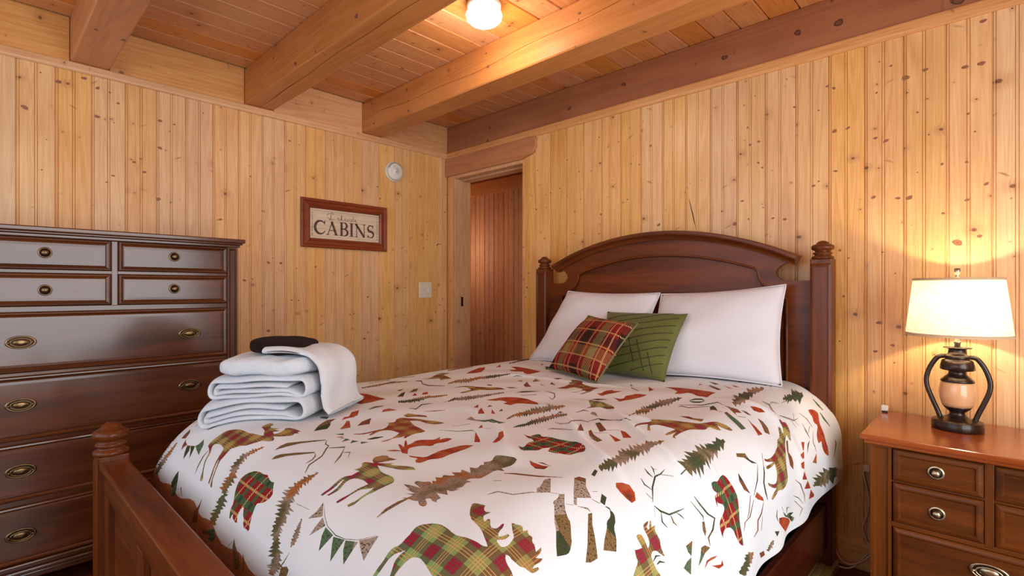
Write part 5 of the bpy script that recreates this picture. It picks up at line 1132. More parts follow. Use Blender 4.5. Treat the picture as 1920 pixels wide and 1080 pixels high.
B2744,-1356 2740,-1352 2740,-1347 2741,-1343 2744,-1340 2744,-1336 2742,-1330 2741,-1295 2740,-1279 2741,-1271 2745,-1267 2750,-1264 2759,-1262 2768,-1261 2778,-1259 2788,-1259 2799,-1259 2811,-1264 2826,-1273 2840,-1281 2851,-1288 2863,-1292 2877,-1292 2892,-1291 2916,-1289 2909,-1304 2900,-1315 2886,-1325 2875,-1332 2865,-1335 2858,-1341 2850,-1353 2844,-1370 2842,-1379 2843,-1386 2847,-1393 2850,-1398 2857,-1403 2847,-1405 2838,-1404 2828,-1400 2821,-1391 2816,-1381 2811,-1373 2806,-1367 2801,-1363 2796,-1362 2792,-1363 2785,-1371 2781,-1371 2795,-1379 2783,-1376 2776,-1373 2771,-1370 2768,-1366 2766,-1358 2757,-1361 2751,-1360
M2732,-1684 2730,-1676 2730,-1659 2734,-1665 2736,-1670 2737,-1675 2739,-1677 2745,-1674 2732,-1655 2734,-1651 2744,-1661 2745,-1646 2750,-1654 2755,-1657 2762,-1657 2768,-1657 2773,-1657 2778,-1659 2781,-1662 2788,-1664 2805,-1663 2797,-1672 2792,-1677 2786,-1682 2783,-1688 2781,-1696 2783,-1703 2787,-1707 2795,-1708 2805,-1707 2815,-1704 2825,-1698 2832,-1696 2839,-1700 2801,-1791 2792,-1782 2787,-1773 2782,-1761 2777,-1754 2771,-1754 2766,-1752 2758,-1748 2761,-1738 2762,-1732 2763,-1723 2747,-1724 2741,-1723 2739,-1719 2739,-1714 2742,-1707 2747,-1704 2754,-1704 2761,-1705 2771,-1707 2768,-1698 2763,-1693 2755,-1690 2748,-1689 2742,-1689 2737,-1687
C2797,-1706 2794,-1690 2798,-1677 2797,-1676 2790,-1692 2796,-1708
C2807,-1697 2807,-1687 2814,-1670 2813,-1669 2803,-1686 2805,-1699
C2813,-1581 2812,-1550 2837,-1573 2825,-1581
C2838,-1574 2869,-1588 2847,-1611 2840,-1594
C2741,-1458 2764,-1451 2790,-1438 2808,-1414 2823,-1445 2829,-1481 2846,-1482 2847,-1479 2832,-1473 2827,-1438 2809,-1406 2790,-1430 2765,-1442 2741,-1455
C2746,-1479 2788,-1464 2796,-1469 2796,-1467 2788,-1457 2746,-1477
C2795,-1476 2798,-1465 2817,-1477 2824,-1490 2809,-1490
C2864,-1555 2848,-1537 2835,-1524 2837,-1505 2850,-1483 2851,-1516 2860,-1539
R2880,-1529 2867,-1514 2869,-1489 2878,-1454 2878,-1471 2872,-1506
R2886,-1492 2904,-1439 2897,-1430 2912,-1424 2909,-1451
T2985,-1303 2990,-1287 2982,-1283 2991,-1259 2974,-1276 2986,-1247 2973,-1257 2983,-1232 2973,-1233 2975,-1220 2966,-1226 2969,-1213 2962,-1217 2957,-1225 2954,-1241 2957,-1243 2951,-1267 2956,-1261 2954,-1278 2956,-1284 2954,-1300 2958,-1304 2956,-1324 2961,-1321 2960,-1338 2967,-1334
M1911,-974 1906,-922 1897,-888 1881,-844 1865,-833 1878,-825 1833,-770 1854,-757 1870,-756 1896,-763 1930,-821 1949,-828 1967,-834 1991,-845 2015,-854 2042,-854 2048,-886 2056,-914 2067,-945 2070,-970 2069,-992 2066,-1007 2059,-1019 2055,-965 2040,-959 2036,-970 2036,-995 2032,-1010 2019,-1022 2032,-993 2033,-973 2019,-939 1979,-918 1959,-910 1952,-915 1952,-933 1958,-960 1956,-976 1949,-980 1937,-981
R2100,-960 2111,-955 2112,-941 2105,-915 2104,-892 2112,-866 2129,-882 2154,-857 2151,-901 2147,-923 2141,-939 2138,-955 2139,-971 2135,-978 2127,-975 2117,-970
R2175,-964 2201,-975 2213,-975 2220,-965 2218,-950 2209,-929 2207,-913 2213,-902 2218,-887 2222,-869 2234,-860 2263,-857 2262,-889 2259,-911 2255,-936 2250,-961 2242,-984 2240,-1003 2242,-1015 2236,-1016 2224,-1003 2207,-988
C2135,-1049 2148,-1022 2185,-1009 2166,-1049
M2219,-1205 2220,-1171 2186,-1136 2161,-1070 2170,-1063 2182,-1063 2200,-1070 2220,-1083 2239,-1093 2256,-1100 2270,-1109 2288,-1126 2310,-1192 2294,-1187 2275,-1179 2259,-1173 2245,-1172 2232,-1178
C2088,-685 2114,-705 2105,-714
R2167,-672 2227,-737 2236,-793
C2135,-760 2204,-818 2197,-805 2124,-740
C2400,-1220 2368,-1122 2362,-1114 2370,-1172
T2374,-1132 2393,-1155 2376,-1117 2395,-1145 2375,-1099 2397,-1126 2379,-1087 2405,-1126 2389,-1084 2397,-1088 2376,-1041 2398,-1070 2374,-1015 2389,-1029 2375,-995 2381,-993 2373,-968 2389,-986 2376,-948 2389,-956 2376,-919 2399,-955 2375,-891 2393,-919 2377,-870 2382,-867 2375,-839 2386,-850 2377,-816 2380,-808 2373,-796 2370,-803 2359,-802 2367,-824 2352,-817 2361,-841 2345,-828 2350,-849 2341,-853 2346,-872 2338,-873 2341,-888 2324,-879 2346,-923 2322,-906 2349,-955 2331,-948 2350,-981 2337,-975 2352,-1009 2340,-1009 2358,-1037 2331,-1013 2359,-1055 2334,-1029 2358,-1072 2348,-1068 2359,-1091 2346,-1084 2355,-1104
C2268,-1245 2258,-1219 2271,-1217 2309,-1259
C2323,-1277 2362,-1291 2350,-1308
C2378,-1270 2410,-1284 2423,-1248 2421,-1244 2407,-1280 2376,-1267
C2387,-1479 2325,-1376 2377,-1431
C2247,-1405 2322,-1432 2303,-1342 2339,-1351 2337,-1348 2296,-1332 2317,-1427 2245,-1402
C2278,-1422 2333,-1396 2331,-1393 2276,-1420
C2205,-1353 2224,-1309 2220,-1304 2203,-1350
C2229,-1268 2232,-1231 2250,-1224 2248,-1220 2224,-1221 2226,-1265
B2259,-1563 2282,-1568 2289,-1565 2288,-1555 2288,-1547 2289,-1539 2292,-1535 2298,-1534 2304,-1538 2312,-1544 2320,-1543 2329,-1535 2339,-1532 2352,-1533 2365,-1532 2379,-1529 2392,-1528 2402,-1529 2413,-1531 2424,-1534 2437,-1540 2452,-1548 2465,-1556 2476,-1564 2482,-1571 2485,-1578 2483,-1582 2477,-1585 2473,-1590 2471,-1599 2470,-1608 2468,-1617 2463,-1623 2453,-1626 2444,-1630 2437,-1634 2428,-1637 2413,-1638 2397,-1609 2390,-1624 2389,-1635 2391,-1648 2388,-1657 2380,-1664 2373,-1671 2367,-1679 2355,-1678 2327,-1659 2340,-1662 2345,-1661 2347,-1657 2343,-1647 2333,-1630 2328,-1615 2330,-1598 2316,-1587 2308,-1583 2301,-1585 2289,-1580
R2422,-1720 2442,-1724 2468,-1726 2484,-1721 2489,-1743 2470,-1752 2444,-1739
C2446,-1716 2455,-1709 2492,-1718 2477,-1717
T2108,-1475 2109,-1472 2104,-1462 2110,-1462 2099,-1447 2102,-1444 2097,-1435 2104,-1439 2091,-1420 2101,-1426 2094,-1414 2112,-1429 2100,-1411 2121,-1429 2099,-1397 2120,-1416 2102,-1391 2123,-1409 2111,-1388 2130,-1405 2108,-1371 2132,-1391 2117,-1370 2129,-1378 2116,-1354 2134,-1371 2124,-1351 2139,-1359 2129,-1339 2139,-1346 2131,-1324 2153,-1346 2139,-1319 2150,-1326 2149,-1316 2164,-1329 2160,-1312 2171,-1320 2175,-1314 2190,-1326 2154,-1274 2192,-1313 2145,-1244 2159,-1254 2150,-1234 2153,-1229 2141,-1214 2137,-1218 2119,-1205 2130,-1226 2116,-1218 2128,-1240 2112,-1230 2148,-1285 2085,-1218 2152,-1303 2065,-1213 2133,-1299 2117,-1292 2118,-1297 2101,-1289 2107,-1300 2079,-1284 2097,-1305 2061,-1282 2090,-1315 2062,-1298 2085,-1323 2055,-1299 2091,-1341 2070,-1329 2084,-1348 2067,-1337 2085,-1362 2074,-1358 2086,-1375 2073,-1367 2079,-1378 2064,-1371 2083,-1392 2068,-1385 2080,-1401 2072,-1398 2081,-1411 2073,-1411 2083,-1424 2082,-1429 2089,-1439 2088,-1444 2095,-1454 2094,-1460 2103,-1471
T2190,-1531 2194,-1530 2192,-1523 2198,-1526 2194,-1517 2198,-1517 2196,-1510 2205,-1516 2195,-1500 2207,-1509 2199,-1496 2210,-1502 2198,-1485 2206,-1489 2199,-1476 2215,-1490 2202,-1470 2208,-1471 2199,-1457 2211,-1467 2197,-1445 2222,-1467 2196,-1432 2219,-1453 2196,-1420 2221,-1445 2203,-1417 2217,-1424 2200,-1400 2222,-1418 2201,-1388 2217,-1399 2200,-1372 2215,-1383 2206,-1365 2218,-1373 2210,-1357 2227,-1370 2222,-1359 2232,-1367 2235,-1362 2246,-1371 2247,-1366 2259,-1375 2254,-1362 2267,-1374 2232,-1322 2215,-1299 2209,-1299 2238,-1340 2233,-1342 2236,-1352 2220,-1343 2225,-1352 2207,-1339 2213,-1348 2201,-1342 2201,-1348 2179,-1335 2192,-1351 2181,-1346 2186,-1357 2175,-1355 2184,-1369 2161,-1356 2175,-1374 2168,-1374 2175,-1388 2158,-1379 2179,-1403 2162,-1397 2177,-1414 2166,-1412 2180,-1428 2158,-1414 2176,-1434 2169,-1433 2181,-1449 2170,-1445 2184,-1461 2179,-1461 2187,-1474 2179,-1472 2185,-1481 2178,-1479 2184,-1489 2177,-1489 2186,-1500 2177,-1497 2185,-1508 2180,-1508 2186,-1518 2185,-1521 2186,-1527
C2090,-1552 2138,-1564 2133,-1507 2130,-1504 2130,-1556 2088,-1550
C2280,-1479 2289,-1468 2371,-1476 2370,-1474 2283,-1461 2278,-1477
R1377,-1004 1302,-896 1267,-822 1272,-778 1320,-830 1404,-932 1403,-976
R1321,-750 1278,-674 1326,-713
R1358,-672 1384,-656 1415,-651 1461,-655 1512,-668 1590,-698 1604,-746 1608,-774 1607,-800 1599,-811 1577,-806 1546,-781 1515,-807 1488,-806 1416,-746 1440,-716
T1517,-1232 1521,-1230 1518,-1221 1524,-1220 1516,-1208 1520,-1205 1506,-1188 1534,-1204 1512,-1181 1536,-1196 1497,-1157 1539,-1190 1519,-1164 1551,-1186 1514,-1145 1549,-1170 1526,-1143 1562,-1168 1529,-1131 1568,-1157 1513,-1101 1562,-1138 1509,-1083 1537,-1102 1503,-1063 1523,-1073 1509,-1052 1514,-1052 1503,-1034 1517,-1042 1503,-1021 1524,-1034 1512,-1016 1530,-1029 1510,-1002 1534,-1019 1513,-990 1538,-1011 1518,-982 1529,-988 1523,-974 1539,-984 1524,-962 1545,-978 1527,-952 1537,-954 1528,-938 1545,-948 1531,-927 1539,-928 1534,-917 1544,-921 1538,-907 1545,-908 1546,-900 1553,-901 1551,-891 1556,-890 1558,-885 1554,-881 1548,-883 1546,-888 1539,-889 1540,-895 1533,-897 1531,-901 1526,-904 1525,-909 1518,-910 1518,-916 1506,-915 1516,-927 1499,-923 1509,-935 1490,-925 1508,-948 1488,-936 1501,-953 1483,-948 1495,-962 1485,-963 1493,-973 1483,-973 1490,-983 1480,-983 1487,-995 1472,-990 1482,-1004 1465,-998 1477,-1011 1469,-1012 1478,-1027 1461,-1024 1478,-1042 1470,-1045 1478,-1057 1455,-1048 1484,-1078 1471,-1075 1478,-1088 1447,-1072 1488,-1109 1444,-1081 1477,-1114 1456,-1104 1469,-1120 1451,-1112 1469,-1134 1449,-1126 1476,-1152 1455,-1143 1486,-1172 1471,-1167 1494,-1191 1489,-1193 1496,-1205 1498,-1212 1506,-1223
C1585,-900 1597,-880 1620,-869 1606,-886 1609,-888 1622,-866 1592,-875 1582,-898
C1676,-968 1665,-919 1709,-966
C1763,-1017 1723,-950 1780,-998 1806,-1012 1792,-1036
C1729,-917 1692,-857 1747,-887 1743,-928
C1774,-828 1760,-775 1788,-770 1803,-830
C1825,-915 1802,-872 1856,-911
C1789,-940 1839,-959 1814,-958
M1596,-1287 1603,-1240 1608,-1219 1615,-1208 1633,-1197 1662,-1185 1688,-1164 1712,-1135 1734,-1123 1766,-1131 1742,-1172 1726,-1197 1708,-1222 1704,-1256 1714,-1299 1713,-1321 1698,-1325 1683,-1246 1643,-1231 1624,-1234 1612,-1251 1604,-1266
C1660,-1138 1650,-1121 1671,-1116 1684,-1132
C1740,-1101 1754,-1078 1785,-1077 1760,-1103
C1851,-1162 1845,-1120 1872,-1094 1914,-1079 1876,-1136
C1902,-1185 1943,-1139 1939,-1134 1898,-1181
R1854,-1326 1860,-1301 1863,-1284 1864,-1267 1869,-1251 1879,-1238 1891,-1227 1906,-1216 1923,-1209 1942,-1204 1962,-1204 1981,-1209 1996,-1212 2005,-1213 2019,-1221 2063,-1268 2025,-1256 2001,-1256 1978,-1264 1967,-1276 1967,-1289 1968,-1301 1970,-1310 1961,-1314 1932,-1314 1930,-1289 1906,-1287 1894,-1293 1887,-1309 1876,-1319
T1781,-1448 1788,-1448 1781,-1438 1785,-1437 1778,-1426 1790,-1430 1775,-1413 1786,-1417 1775,-1403 1795,-1415 1787,-1403 1799,-1409 1790,-1395 1808,-1407 1798,-1392 1804,-1392 1801,-1384 1823,-1397 1801,-1370 1825,-1386 1801,-1359 1819,-1369 1803,-1348 1822,-1358 1809,-1340 1821,-1345 1806,-1325 1821,-1334 1804,-1312 1823,-1324 1810,-1307 1824,-1317 1810,-1296 1818,-1298 1812,-1287 1817,-1287 1812,-1277 1822,-1282 1813,-1266 1822,-1270 1809,-1251 1817,-1254 1812,-1243 1818,-1243 1815,-1234 1818,-1232 1814,-1222 1822,-1225 1813,-1209 1822,-1213 1813,-1198 1821,-1200 1815,-1188 1806,-1180 1800,-1179 1805,-1190 1798,-1190 1805,-1202 1792,-1196 1800,-1209 1795,-1211 1801,-1222 1785,-1214 1801,-1232 1793,-1231 1798,-1241 1791,-1241 1796,-1251 1784,-1246 1795,-1261 1783,-1256 1796,-1272 1781,-1265 1794,-1282 1779,-1276 1788,-1288 1777,-1286 1785,-1296 1766,-1289 1786,-1308 1770,-1302 1779,-1317 1770,-1316 1785,-1332 1762,-1321 1776,-1338 1755,-1328 1773,-1348 1757,-1343 1771,-1357 1761,-1354 1765,-1363 1745,-1354 1771,-1378 1758,-1374 1762,-1383 1750,-1379 1760,-1391 1740,-1383 1756,-1400 1749,-1402 1764,-1416 1757,-1416 1770,-1430 1768,-1434 1773,-1443
R1937,-1463 1891,-1398 1934,-1439
C1940,-1402 1920,-1371 1941,-1375
R2004,-1504 1985,-1484 1936,-1425 2031,-1499
R2018,-1457 1974,-1411 2029,-1448
C2009,-1413 1990,-1378 2019,-1402
C1926,-1066 1983,-1081 2006,-1107 2024,-1140 1996,-1127 1997,-1130 2031,-1149 2011,-1107 1978,-1071 1922,-1061
T1284,-608 1290,-608 1272,-578 1284,-584 1272,-566 1290,-572 1260,-536 1266,-530 1254,-512 1266,-512 1248,-488 1260,-488 1242,-464 1266,-482 1242,-446 1260,-458 1230,-416 1254,-434 1230,-398 1248,-410 1224,-374 1248,-392 1212,-338 1224,-344 1212,-320 1218,-320 1212,-302 1212,-296 1194,-272 1194,-284 1170,-266 1194,-302 1176,-296 1176,-302 1176,-314 1176,-320 1176,-332 1182,-344 1182,-356 1188,-374 1188,-380 1200,-404 1188,-404 1200,-422 1188,-422 1212,-452 1188,-434 1218,-476 1218,-482 1230,-506 1224,-506 1242,-530 1236,-536 1254,-560 1236,-554 1266,-590
R1440,-530 1416,-476 1458,-524
C1502,-560 1516,-551 1571,-617 1561,-626
T1228,-996 1234,-995 1228,-983 1240,-986 1227,-969 1239,-971 1224,-952 1238,-958 1228,-943 1229,-936 1220,-922 1238,-931 1220,-908 1234,-913 1222,-895 1232,-896 1224,-882 1228,-878 1224,-868 1234,-869 1218,-848 1235,-856 1224,-836 1230,-836 1224,-824 1212,-812 1194,-806 1218,-830 1206,-830 1212,-842 1194,-836 1200,-848 1194,-848 1206,-866 1194,-866 1200,-878 1194,-878 1206,-896 1188,-890 1188,-896 1194,-908 1206,-926 1188,-920 1206,-938 1188,-932 1214,-958 1207,-960 1213,-971 1200,-968 1215,-986
R1423,-1684 1450,-1683 1459,-1671 1455,-1636 1351,-1593 1353,-1585 1361,-1582 1378,-1582 1397,-1580 1418,-1575 1459,-1579 1507,-1582 1537,-1580 1567,-1573 1567,-1598 1567,-1616 1569,-1634 1567,-1652 1560,-1678 1544,-1676 1520,-1693 1515,-1677 1510,-1668 1501,-1655 1488,-1678 1479,-1689 1469,-1696 1455,-1696
R1748,-1706 1725,-1685 1722,-1660 1762,-1653 1756,-1676
R1721,-1836 1697,-1814 1703,-1800 1661,-1768 1656,-1737 1718,-1778 1718,-1811
C1567,-1526 1519,-1471 1501,-1441 1584,-1508
C1536,-1447 1476,-1384 1481,-1362 1537,-1411
C1436,-1443 1431,-1402 1462,-1436
R1598,-1477 1565,-1439 1608,-1460
R1612,-1441 1587,-1415 1588,-1395 1626,-1422
T1638,-1567 1651,-1572 1642,-1560 1657,-1566 1651,-1556 1663,-1562 1655,-1551 1667,-1554 1654,-1539 1669,-1545 1663,-1535 1682,-1545 1666,-1528 1678,-1533 1662,-1516 1692,-1532 1665,-1509 1675,-1512 1671,-1503 1691,-1511 1671,-1491 1675,-1489 1673,-1483 1684,-1485 1666,-1467 1679,-1471 1668,-1458 1676,-1458 1671,-1450 1679,-1452 1673,-1441 1686,-1448 1680,-1438 1691,-1442 1683,-1429 1697,-1437 1685,-1422 1695,-1425 1689,-1415 1700,-1421 1694,-1409 1698,-1408 1696,-1401 1700,-1399 1696,-1391 1704,-1393 1700,-1384 1693,-1379 1686,-1380 1689,-1386 1681,-1385 1686,-1394 1675,-1391 1681,-1400 1671,-1398 1676,-1406 1668,-1404 1675,-1414 1661,-1409 1670,-1421 1661,-1420 1665,-1427 1656,-1425 1661,-1433 1640,-1426 1651,-1437 1643,-1436 1650,-1446 1636,-1443 1653,-1458 1633,-1453 1647,-1466 1629,-1460 1646,-1476 1627,-1470 1641,-1484 1627,-1481 1640,-1494 1621,-1488 1643,-1504 1626,-1499 1645,-1514 1624,-1508 1640,-1520 1628,-1517 1638,-1529 1622,-1523 1638,-1538 1621,-1533 1631,-1543 1615,-1538 1629,-1551 1615,-1548 1624,-1558
C1783,-1471 1772,-1443 1767,-1439 1777,-1467
T1307,-1525 1311,-1523 1309,-1517 1316,-1516 1308,-1506 1315,-1506 1311,-1498 1321,-1499 1314,-1491 1318,-1488 1312,-1479 1320,-1479 1316,-1471 1324,-1471 1317,-1462 1327,-1464 1315,-1451 1327,-1452 1316,-1441 1323,-1440 1310,-1427 1322,-1429 1310,-1417 1315,-1415 1308,-1405 1317,-1406 1303,-1391 1321,-1398 1295,-1375 1320,-1386 1306,-1372 1316,-1373 1304,-1360 1310,-1359 1305,-1350 1319,-1355 1308,-1342 1327,-1349 1311,-1333 1319,-1332 1315,-1324 1318,-1321 1312,-1311 1322,-1312 1315,-1302 1319,-1300 1304,-1289 1300,-1292 1293,-1292 1302,-1304 1280,-1295 1293,-1310 1282,-1308 1285,-1315 1274,-1313 1280,-1323 1267,-1319 1282,-1335 1254,-1323 1273,-1340 1253,-1334 1270,-1349 1253,-1344 1271,-1360 1254,-1355 1278,-1375 1270,-1377 1284,-1391 1278,-1392 1290,-1405 1278,-1403 1294,-1418 1283,-1417 1291,-1427 1285,-1428 1300,-1442 1286,-1441 1295,-1450 1295,-1455 1298,-1461 1289,-1463 1299,-1472 1296,-1476 1299,-1482 1296,-1486 1302,-1493 1298,-1496 1300,-1502 1297,-1506 1301,-1512 1293,-1514 1300,-1522
C1256,-1459 1217,-1328 1205,-1321 1244,-1452
C1211,-1261 1229,-1198 1221,-1193 1203,-1256
M1292,-1220 1320,-1195 1316,-1169 1292,-1135 1274,-1106 1260,-1080 1263,-1058 1297,-1034 1306,-1088 1411,-1124 1409,-1185 1366,-1161 1349,-1188 1330,-1202
C1335,-1272 1366,-1264 1427,-1302 1480,-1310 1547,-1273 1540,-1267 1461,-1295 1413,-1289 1342,-1243 1324,-1264
C1764,-1607 1795,-1600 1751,-1543 1757,-1504 1751,-1499 1732,-1531 1782,-1592 1759,-1603
C1831,-1593 1856,-1566 1872,-1535 1869,-1533 1849,-1560 1829,-1591
C1681,-1715 1676,-1687 1667,-1648 1655,-1641 1643,-1668 1672,-1710
C1563,-1792 1545,-1755 1575,-1736 1568,-1732 1528,-1746 1556,-1789
R2220,-632 2251,-612 2278,-605 2313,-608 2348,-615 2379,-619 2403,-619 2432,-617 2433,-664 2436,-691 2440,-715 2437,-725 2428,-722 2420,-723 2411,-730 2401,-728 2388,-718 2376,-711 2365,-709 2356,-719 2351,-741 2344,-756 2330,-768 2320,-721 2284,-675 2256,-647
C2414,-819 2423,-791 2441,-773 2455,-780 2453,-773 2433,-752 2414,-772 2411,-813
C2417,-824 2437,-835 2454,-824 2459,-789 2455,-782 2445,-803 2428,-815 2415,-818
C2315,-406 2341,-406 2370,-423 2357,-445
C2341,-477 2355,-474 2426,-542 2418,-565 2373,-519
R2407,-394 2455,-425 2442,-441
R2308,-498 2302,-470 2323,-484
R2391,-441 2451,-483 2436,-490
C2411,-317 2420,-272 2442,-251 2483,-245 2552,-239 2550,-229 2472,-207 2427,-205 2402,-224 2405,-304
C2438,-265 2461,-310 2460,-301 2437,-254
C2515,-310 2523,-260 2519,-250 2511,-299
C2541,-318 2539,-268 2535,-259 2537,-308
T2562,-777 2575,-795 2563,-760 2570,-761 2565,-748 2579,-769 2570,-727 2583,-731 2575,-708 2580,-686 2544,-567 2563,-600 2536,-506 2549,-521 2538,-471 2548,-478 2540,-434 2545,-428 2537,-380 2525,-347 2512,-344 2523,-390 2495,-355 2512,-409 2487,-377 2512,-450 2480,-421 2518,-511 2499,-504 2510,-552 2492,-543 2517,-610 2491,-594 2544,-714 2526,-709 2546,-736 2540,-743 2553,-764
C2429,-942 2431,-921 2462,-932 2507,-860 2505,-855 2456,-919 2425,-908 2427,-938
C2412,-906 2481,-858 2504,-779 2537,-811 2536,-807 2498,-765 2475,-845 2410,-902
C2532,-916 2509,-861 2512,-839 2533,-868 2556,-909 2540,-902
C2561,-915 2571,-902 2569,-898 2559,-909
C2575,-904 2577,-886 2631,-925 2667,-950 2664,-983 2635,-965 2601,-937
C2542,-815 2556,-813 2586,-814 2609,-833 2596,-858 2611,-882 2588,-862 2568,-839
C2598,-811 2611,-798 2636,-808 2624,-820
C2615,-886 2633,-856 2632,-852 2613,-881
R2635,-853 2657,-870 2678,-877 2706,-893 2703,-930 2683,-907
C2653,-795 2672,-790 2698,-803 2719,-840 2705,-861 2679,-822
R2602,-737 2614,-727 2635,-719 2652,-724 2641,-747 2624,-757
C2603,-612 2632,-629 2658,-680 2675,-682 2676,-680 2656,-654 2629,-604 2601,-601
C2630,-605 2626,-570 2643,-534 2641,-529 2621,-554 2628,-603
C2646,-505 2647,-449 2644,-444 2643,-499
T2635,-454 2641,-459 2638,-436 2651,-464 2643,-424 2661,-478 2650,-420 2657,-430 2652,-386 2667,-396 2662,-356 2684,-392 2666,-309 2663,-268 2642,-216 2643,-247 2616,-236 2627,-267 2603,-240 2635,-343 2623,-337 2626,-360 2619,-359 2632,-394 2614,-375 2630,-418 2625,-418 2628,-436
C2684,-662 2706,-628 2724,-594 2724,-533 2723,-531 2720,-583 2703,-614 2682,-656
C2720,-581 2702,-528 2701,-532 2719,-584
C2724,-591 2744,-583 2743,-579 2724,-587
C2716,-616 2745,-619 2745,-615 2716,-611
M2694,-706 2699,-699 2705,-702 2709,-696 2710,-673 2715,-668 2724,-672 2733,-681 2742,-698 2752,-716 2770,-737 2763,-739 2757,-738 2747,-734 2752,-745 2758,-756 2765,-771 2775,-793 2786,-820 2796,-847 2806,-871 2816,-885 2823,-891 2833,-897 2845,-902 2854,-909 2860,-918 2865,-930 2868,-945 2868,-961 2864,-976 2864,-990 2870,-1003 2874,-1015 2878,-1034 2872,-1042 2863,-1026 2859,-1014 2853,-995 2850,-1010 2845,-1023 2838,-1037 2832,-1045 2825,-1045 2835,-1024 2839,-1010 2840,-996 2834,-985 2823,-975 2810,-968 2791,-961 2793,-975 2794,-989 2794,-1016 2789,-1023 2785,-1016 2786,-977 2785,-965 2780,-984 2777,-996 2773,-1005 2770,-1009 2764,-1004 2769,-997 2771,-986 2772,-968 2771,-950 2768,-924 2766,-916 2760,-876 2754,-852 2748,-833 2744,-810 2742,-785 2735,-766 2725,-753 2718,-745 2712,-737 2718,-734 2723,-735 2734,-743 2738,-741 2723,-726 2714,-720 2707,-717 2701,-713
C2763,-759 2763,-747 2774,-760 2794,-795 2811,-790 2827,-800 2843,-826 2824,-848 2785,-796
R2716,-376 2720,-347 2725,-332 2732,-323 2739,-320 2745,-321 2755,-336 2769,-361 2780,-375 2791,-379 2801,-382 2812,-384 2823,-388 2835,-395 2847,-397 2860,-393 2874,-393 2896,-396 2886,-427 2876,-444 2863,-456 2851,-459 2831,-447 2832,-485 2816,-481 2806,-470 2797,-452 2790,-433 2782,-413 2775,-408 2768,-419 2759,-418 2749,-403 2739,-395 2730,-393 2724,-388
C2691,-225 2720,-256 2747,-251 2747,-242 2720,-230 2690,-216
C2746,-299 2774,-312 2808,-285 2808,-278 2774,-291 2746,-292
C2709,-477 2741,-465 2773,-467 2773,-463 2741,-456 2708,-473
C2744,-536 2772,-556 2800,-552 2800,-548 2773,-543 2744,-532
C2766,-488 2783,-542 2784,-537 2767,-483
C2862,-268 2880,-271 2922,-315 2924,-308 2884,-252 2863,-262
C2786,-482 2816,-538 2852,-532 2853,-529 2817,-530 2786,-480
R2875,-595 2856,-533 2890,-549
C2836,-640 2810,-599 2804,-557 2814,-583
R2790,-648 2797,-620 2816,-655 2818,-667 2804,-660
R2818,-732 2820,-660 2839,-685 2832,-722
R2840,-754 2846,-694 2862,-735 2854,-758
R2887,-769 2867,-741 2906,-698
R2924,-745 2910,-691 2954,-637
R2978,-681 2958,-636 2998,-567 3003,-574
T2962,-586 2970,-568 2968,-559 2977,-535 2975,-532 2982,-514 2981,-508 2997,-473 2986,-470 3013,-421 2991,-429 3005,-400 2988,-391 3025,-327 3000,-318 3005,-274 2989,-271 2989,-239 2966,-289 2956,-338 2938,-405 2953,-394 2921,-480 2943,-463 2925,-528 2954,-483 2922,-569 2947,-526 2923,-610 2958,-538 2948,-566 2956,-558 2944,-588 2959,-570 2953,-595 2956,-596
C2872,-832 2897,-788 2943,-749 2971,-740 2972,-736 2945,-737 2897,-781 2872,-829
C2921,-842 2941,-796 2971,-754 2971,-751 2940,-791 2920,-841
C2942,-826 2984,-765 3003,-785 3004,-782 2986,-756 2941,-824
R2944,-989 2954,-948 2986,-869 3002,-851 3010,-864 3015,-907 2974,-973 2956,-992
C2936,-952 2964,-905 2965,-883 2970,-860 2979,-826 2983,-850 2999,-817 3008,-831 3001,-847 2990,-859 2980,-879 2964,-919 2951,-941
C2915,-1003 2933,-1012 2951,-1000 2951,-997 2935,-1003 2916,-1000
C2917,-967 2935,-949 2935,-946 2917,-964
C2958,-902 2942,-900 2948,-871 2946,-874 2935,-915 2955,-908
C2970,-1029 2981,-993 2990,-1015
C2713,-1127 2726,-1085 2745,-1087 2766,-1058 2757,-1086 2734,-1107 2722,-1139
C2768,-1060 2801,-1108 2828,-1165 2829,-1162 2803,-1101 2768,-1058
C2836,-1174 2864,-1225 2867,-1263 2885,-1276 2886,-1274 2869,-1257 2867,-1219 2837,-1171
C2749,-1001 2797,-1050 2818,-1075 2845,-1081 2866,-1073 2867,-1069 2846,-1071 2820,-1066 2798,-1041 2750,-998
C2757,-1192 2776,-1191 2801,-1188 2819,-1181 2800,-1209 2775,-1212
C2820,-1184 2854,-1226 2863,-1243 2864,-1241 2856,-1221 2821,-1182
R2833,-1159 2826,-1136 2851,-1105 2861,-1103 2844,-1144
C2862,-1107 2883,-1140 2891,-1173 2917,-1175 2924,-1207 2926,-1204 2921,-1165 2895,-1164 2887,-1131 2863,-1104
C2895,-1129 2930,-1140 2931,-1136 2896,-1125
C2988,-1154 2998,-1111 3014,-1101 3009,-1136
T3012,-1078 3014,-1069 3011,-1067 3012,-1062 3007,-1060 3013,-1048 3003,-1052 3004,-1040 2998,-1041 2995,-1036 2990,-1045 2991,-1052 2992,-1063 2996,-1064 2996,-1077 3000,-1072 3000,-1082 3005,-1077 3002,-1092 3008,-1084
T2960,-1275 2970,-1255 2959,-1260 2967,-1239 2962,-1239 2969,-1225 2961,-1224 2964,-1212 2957,-1221 2956,-1230 2943,-1258 2948,-1260 2940,-1286 2948,-1277 2945,-1292 2950,-1290"""
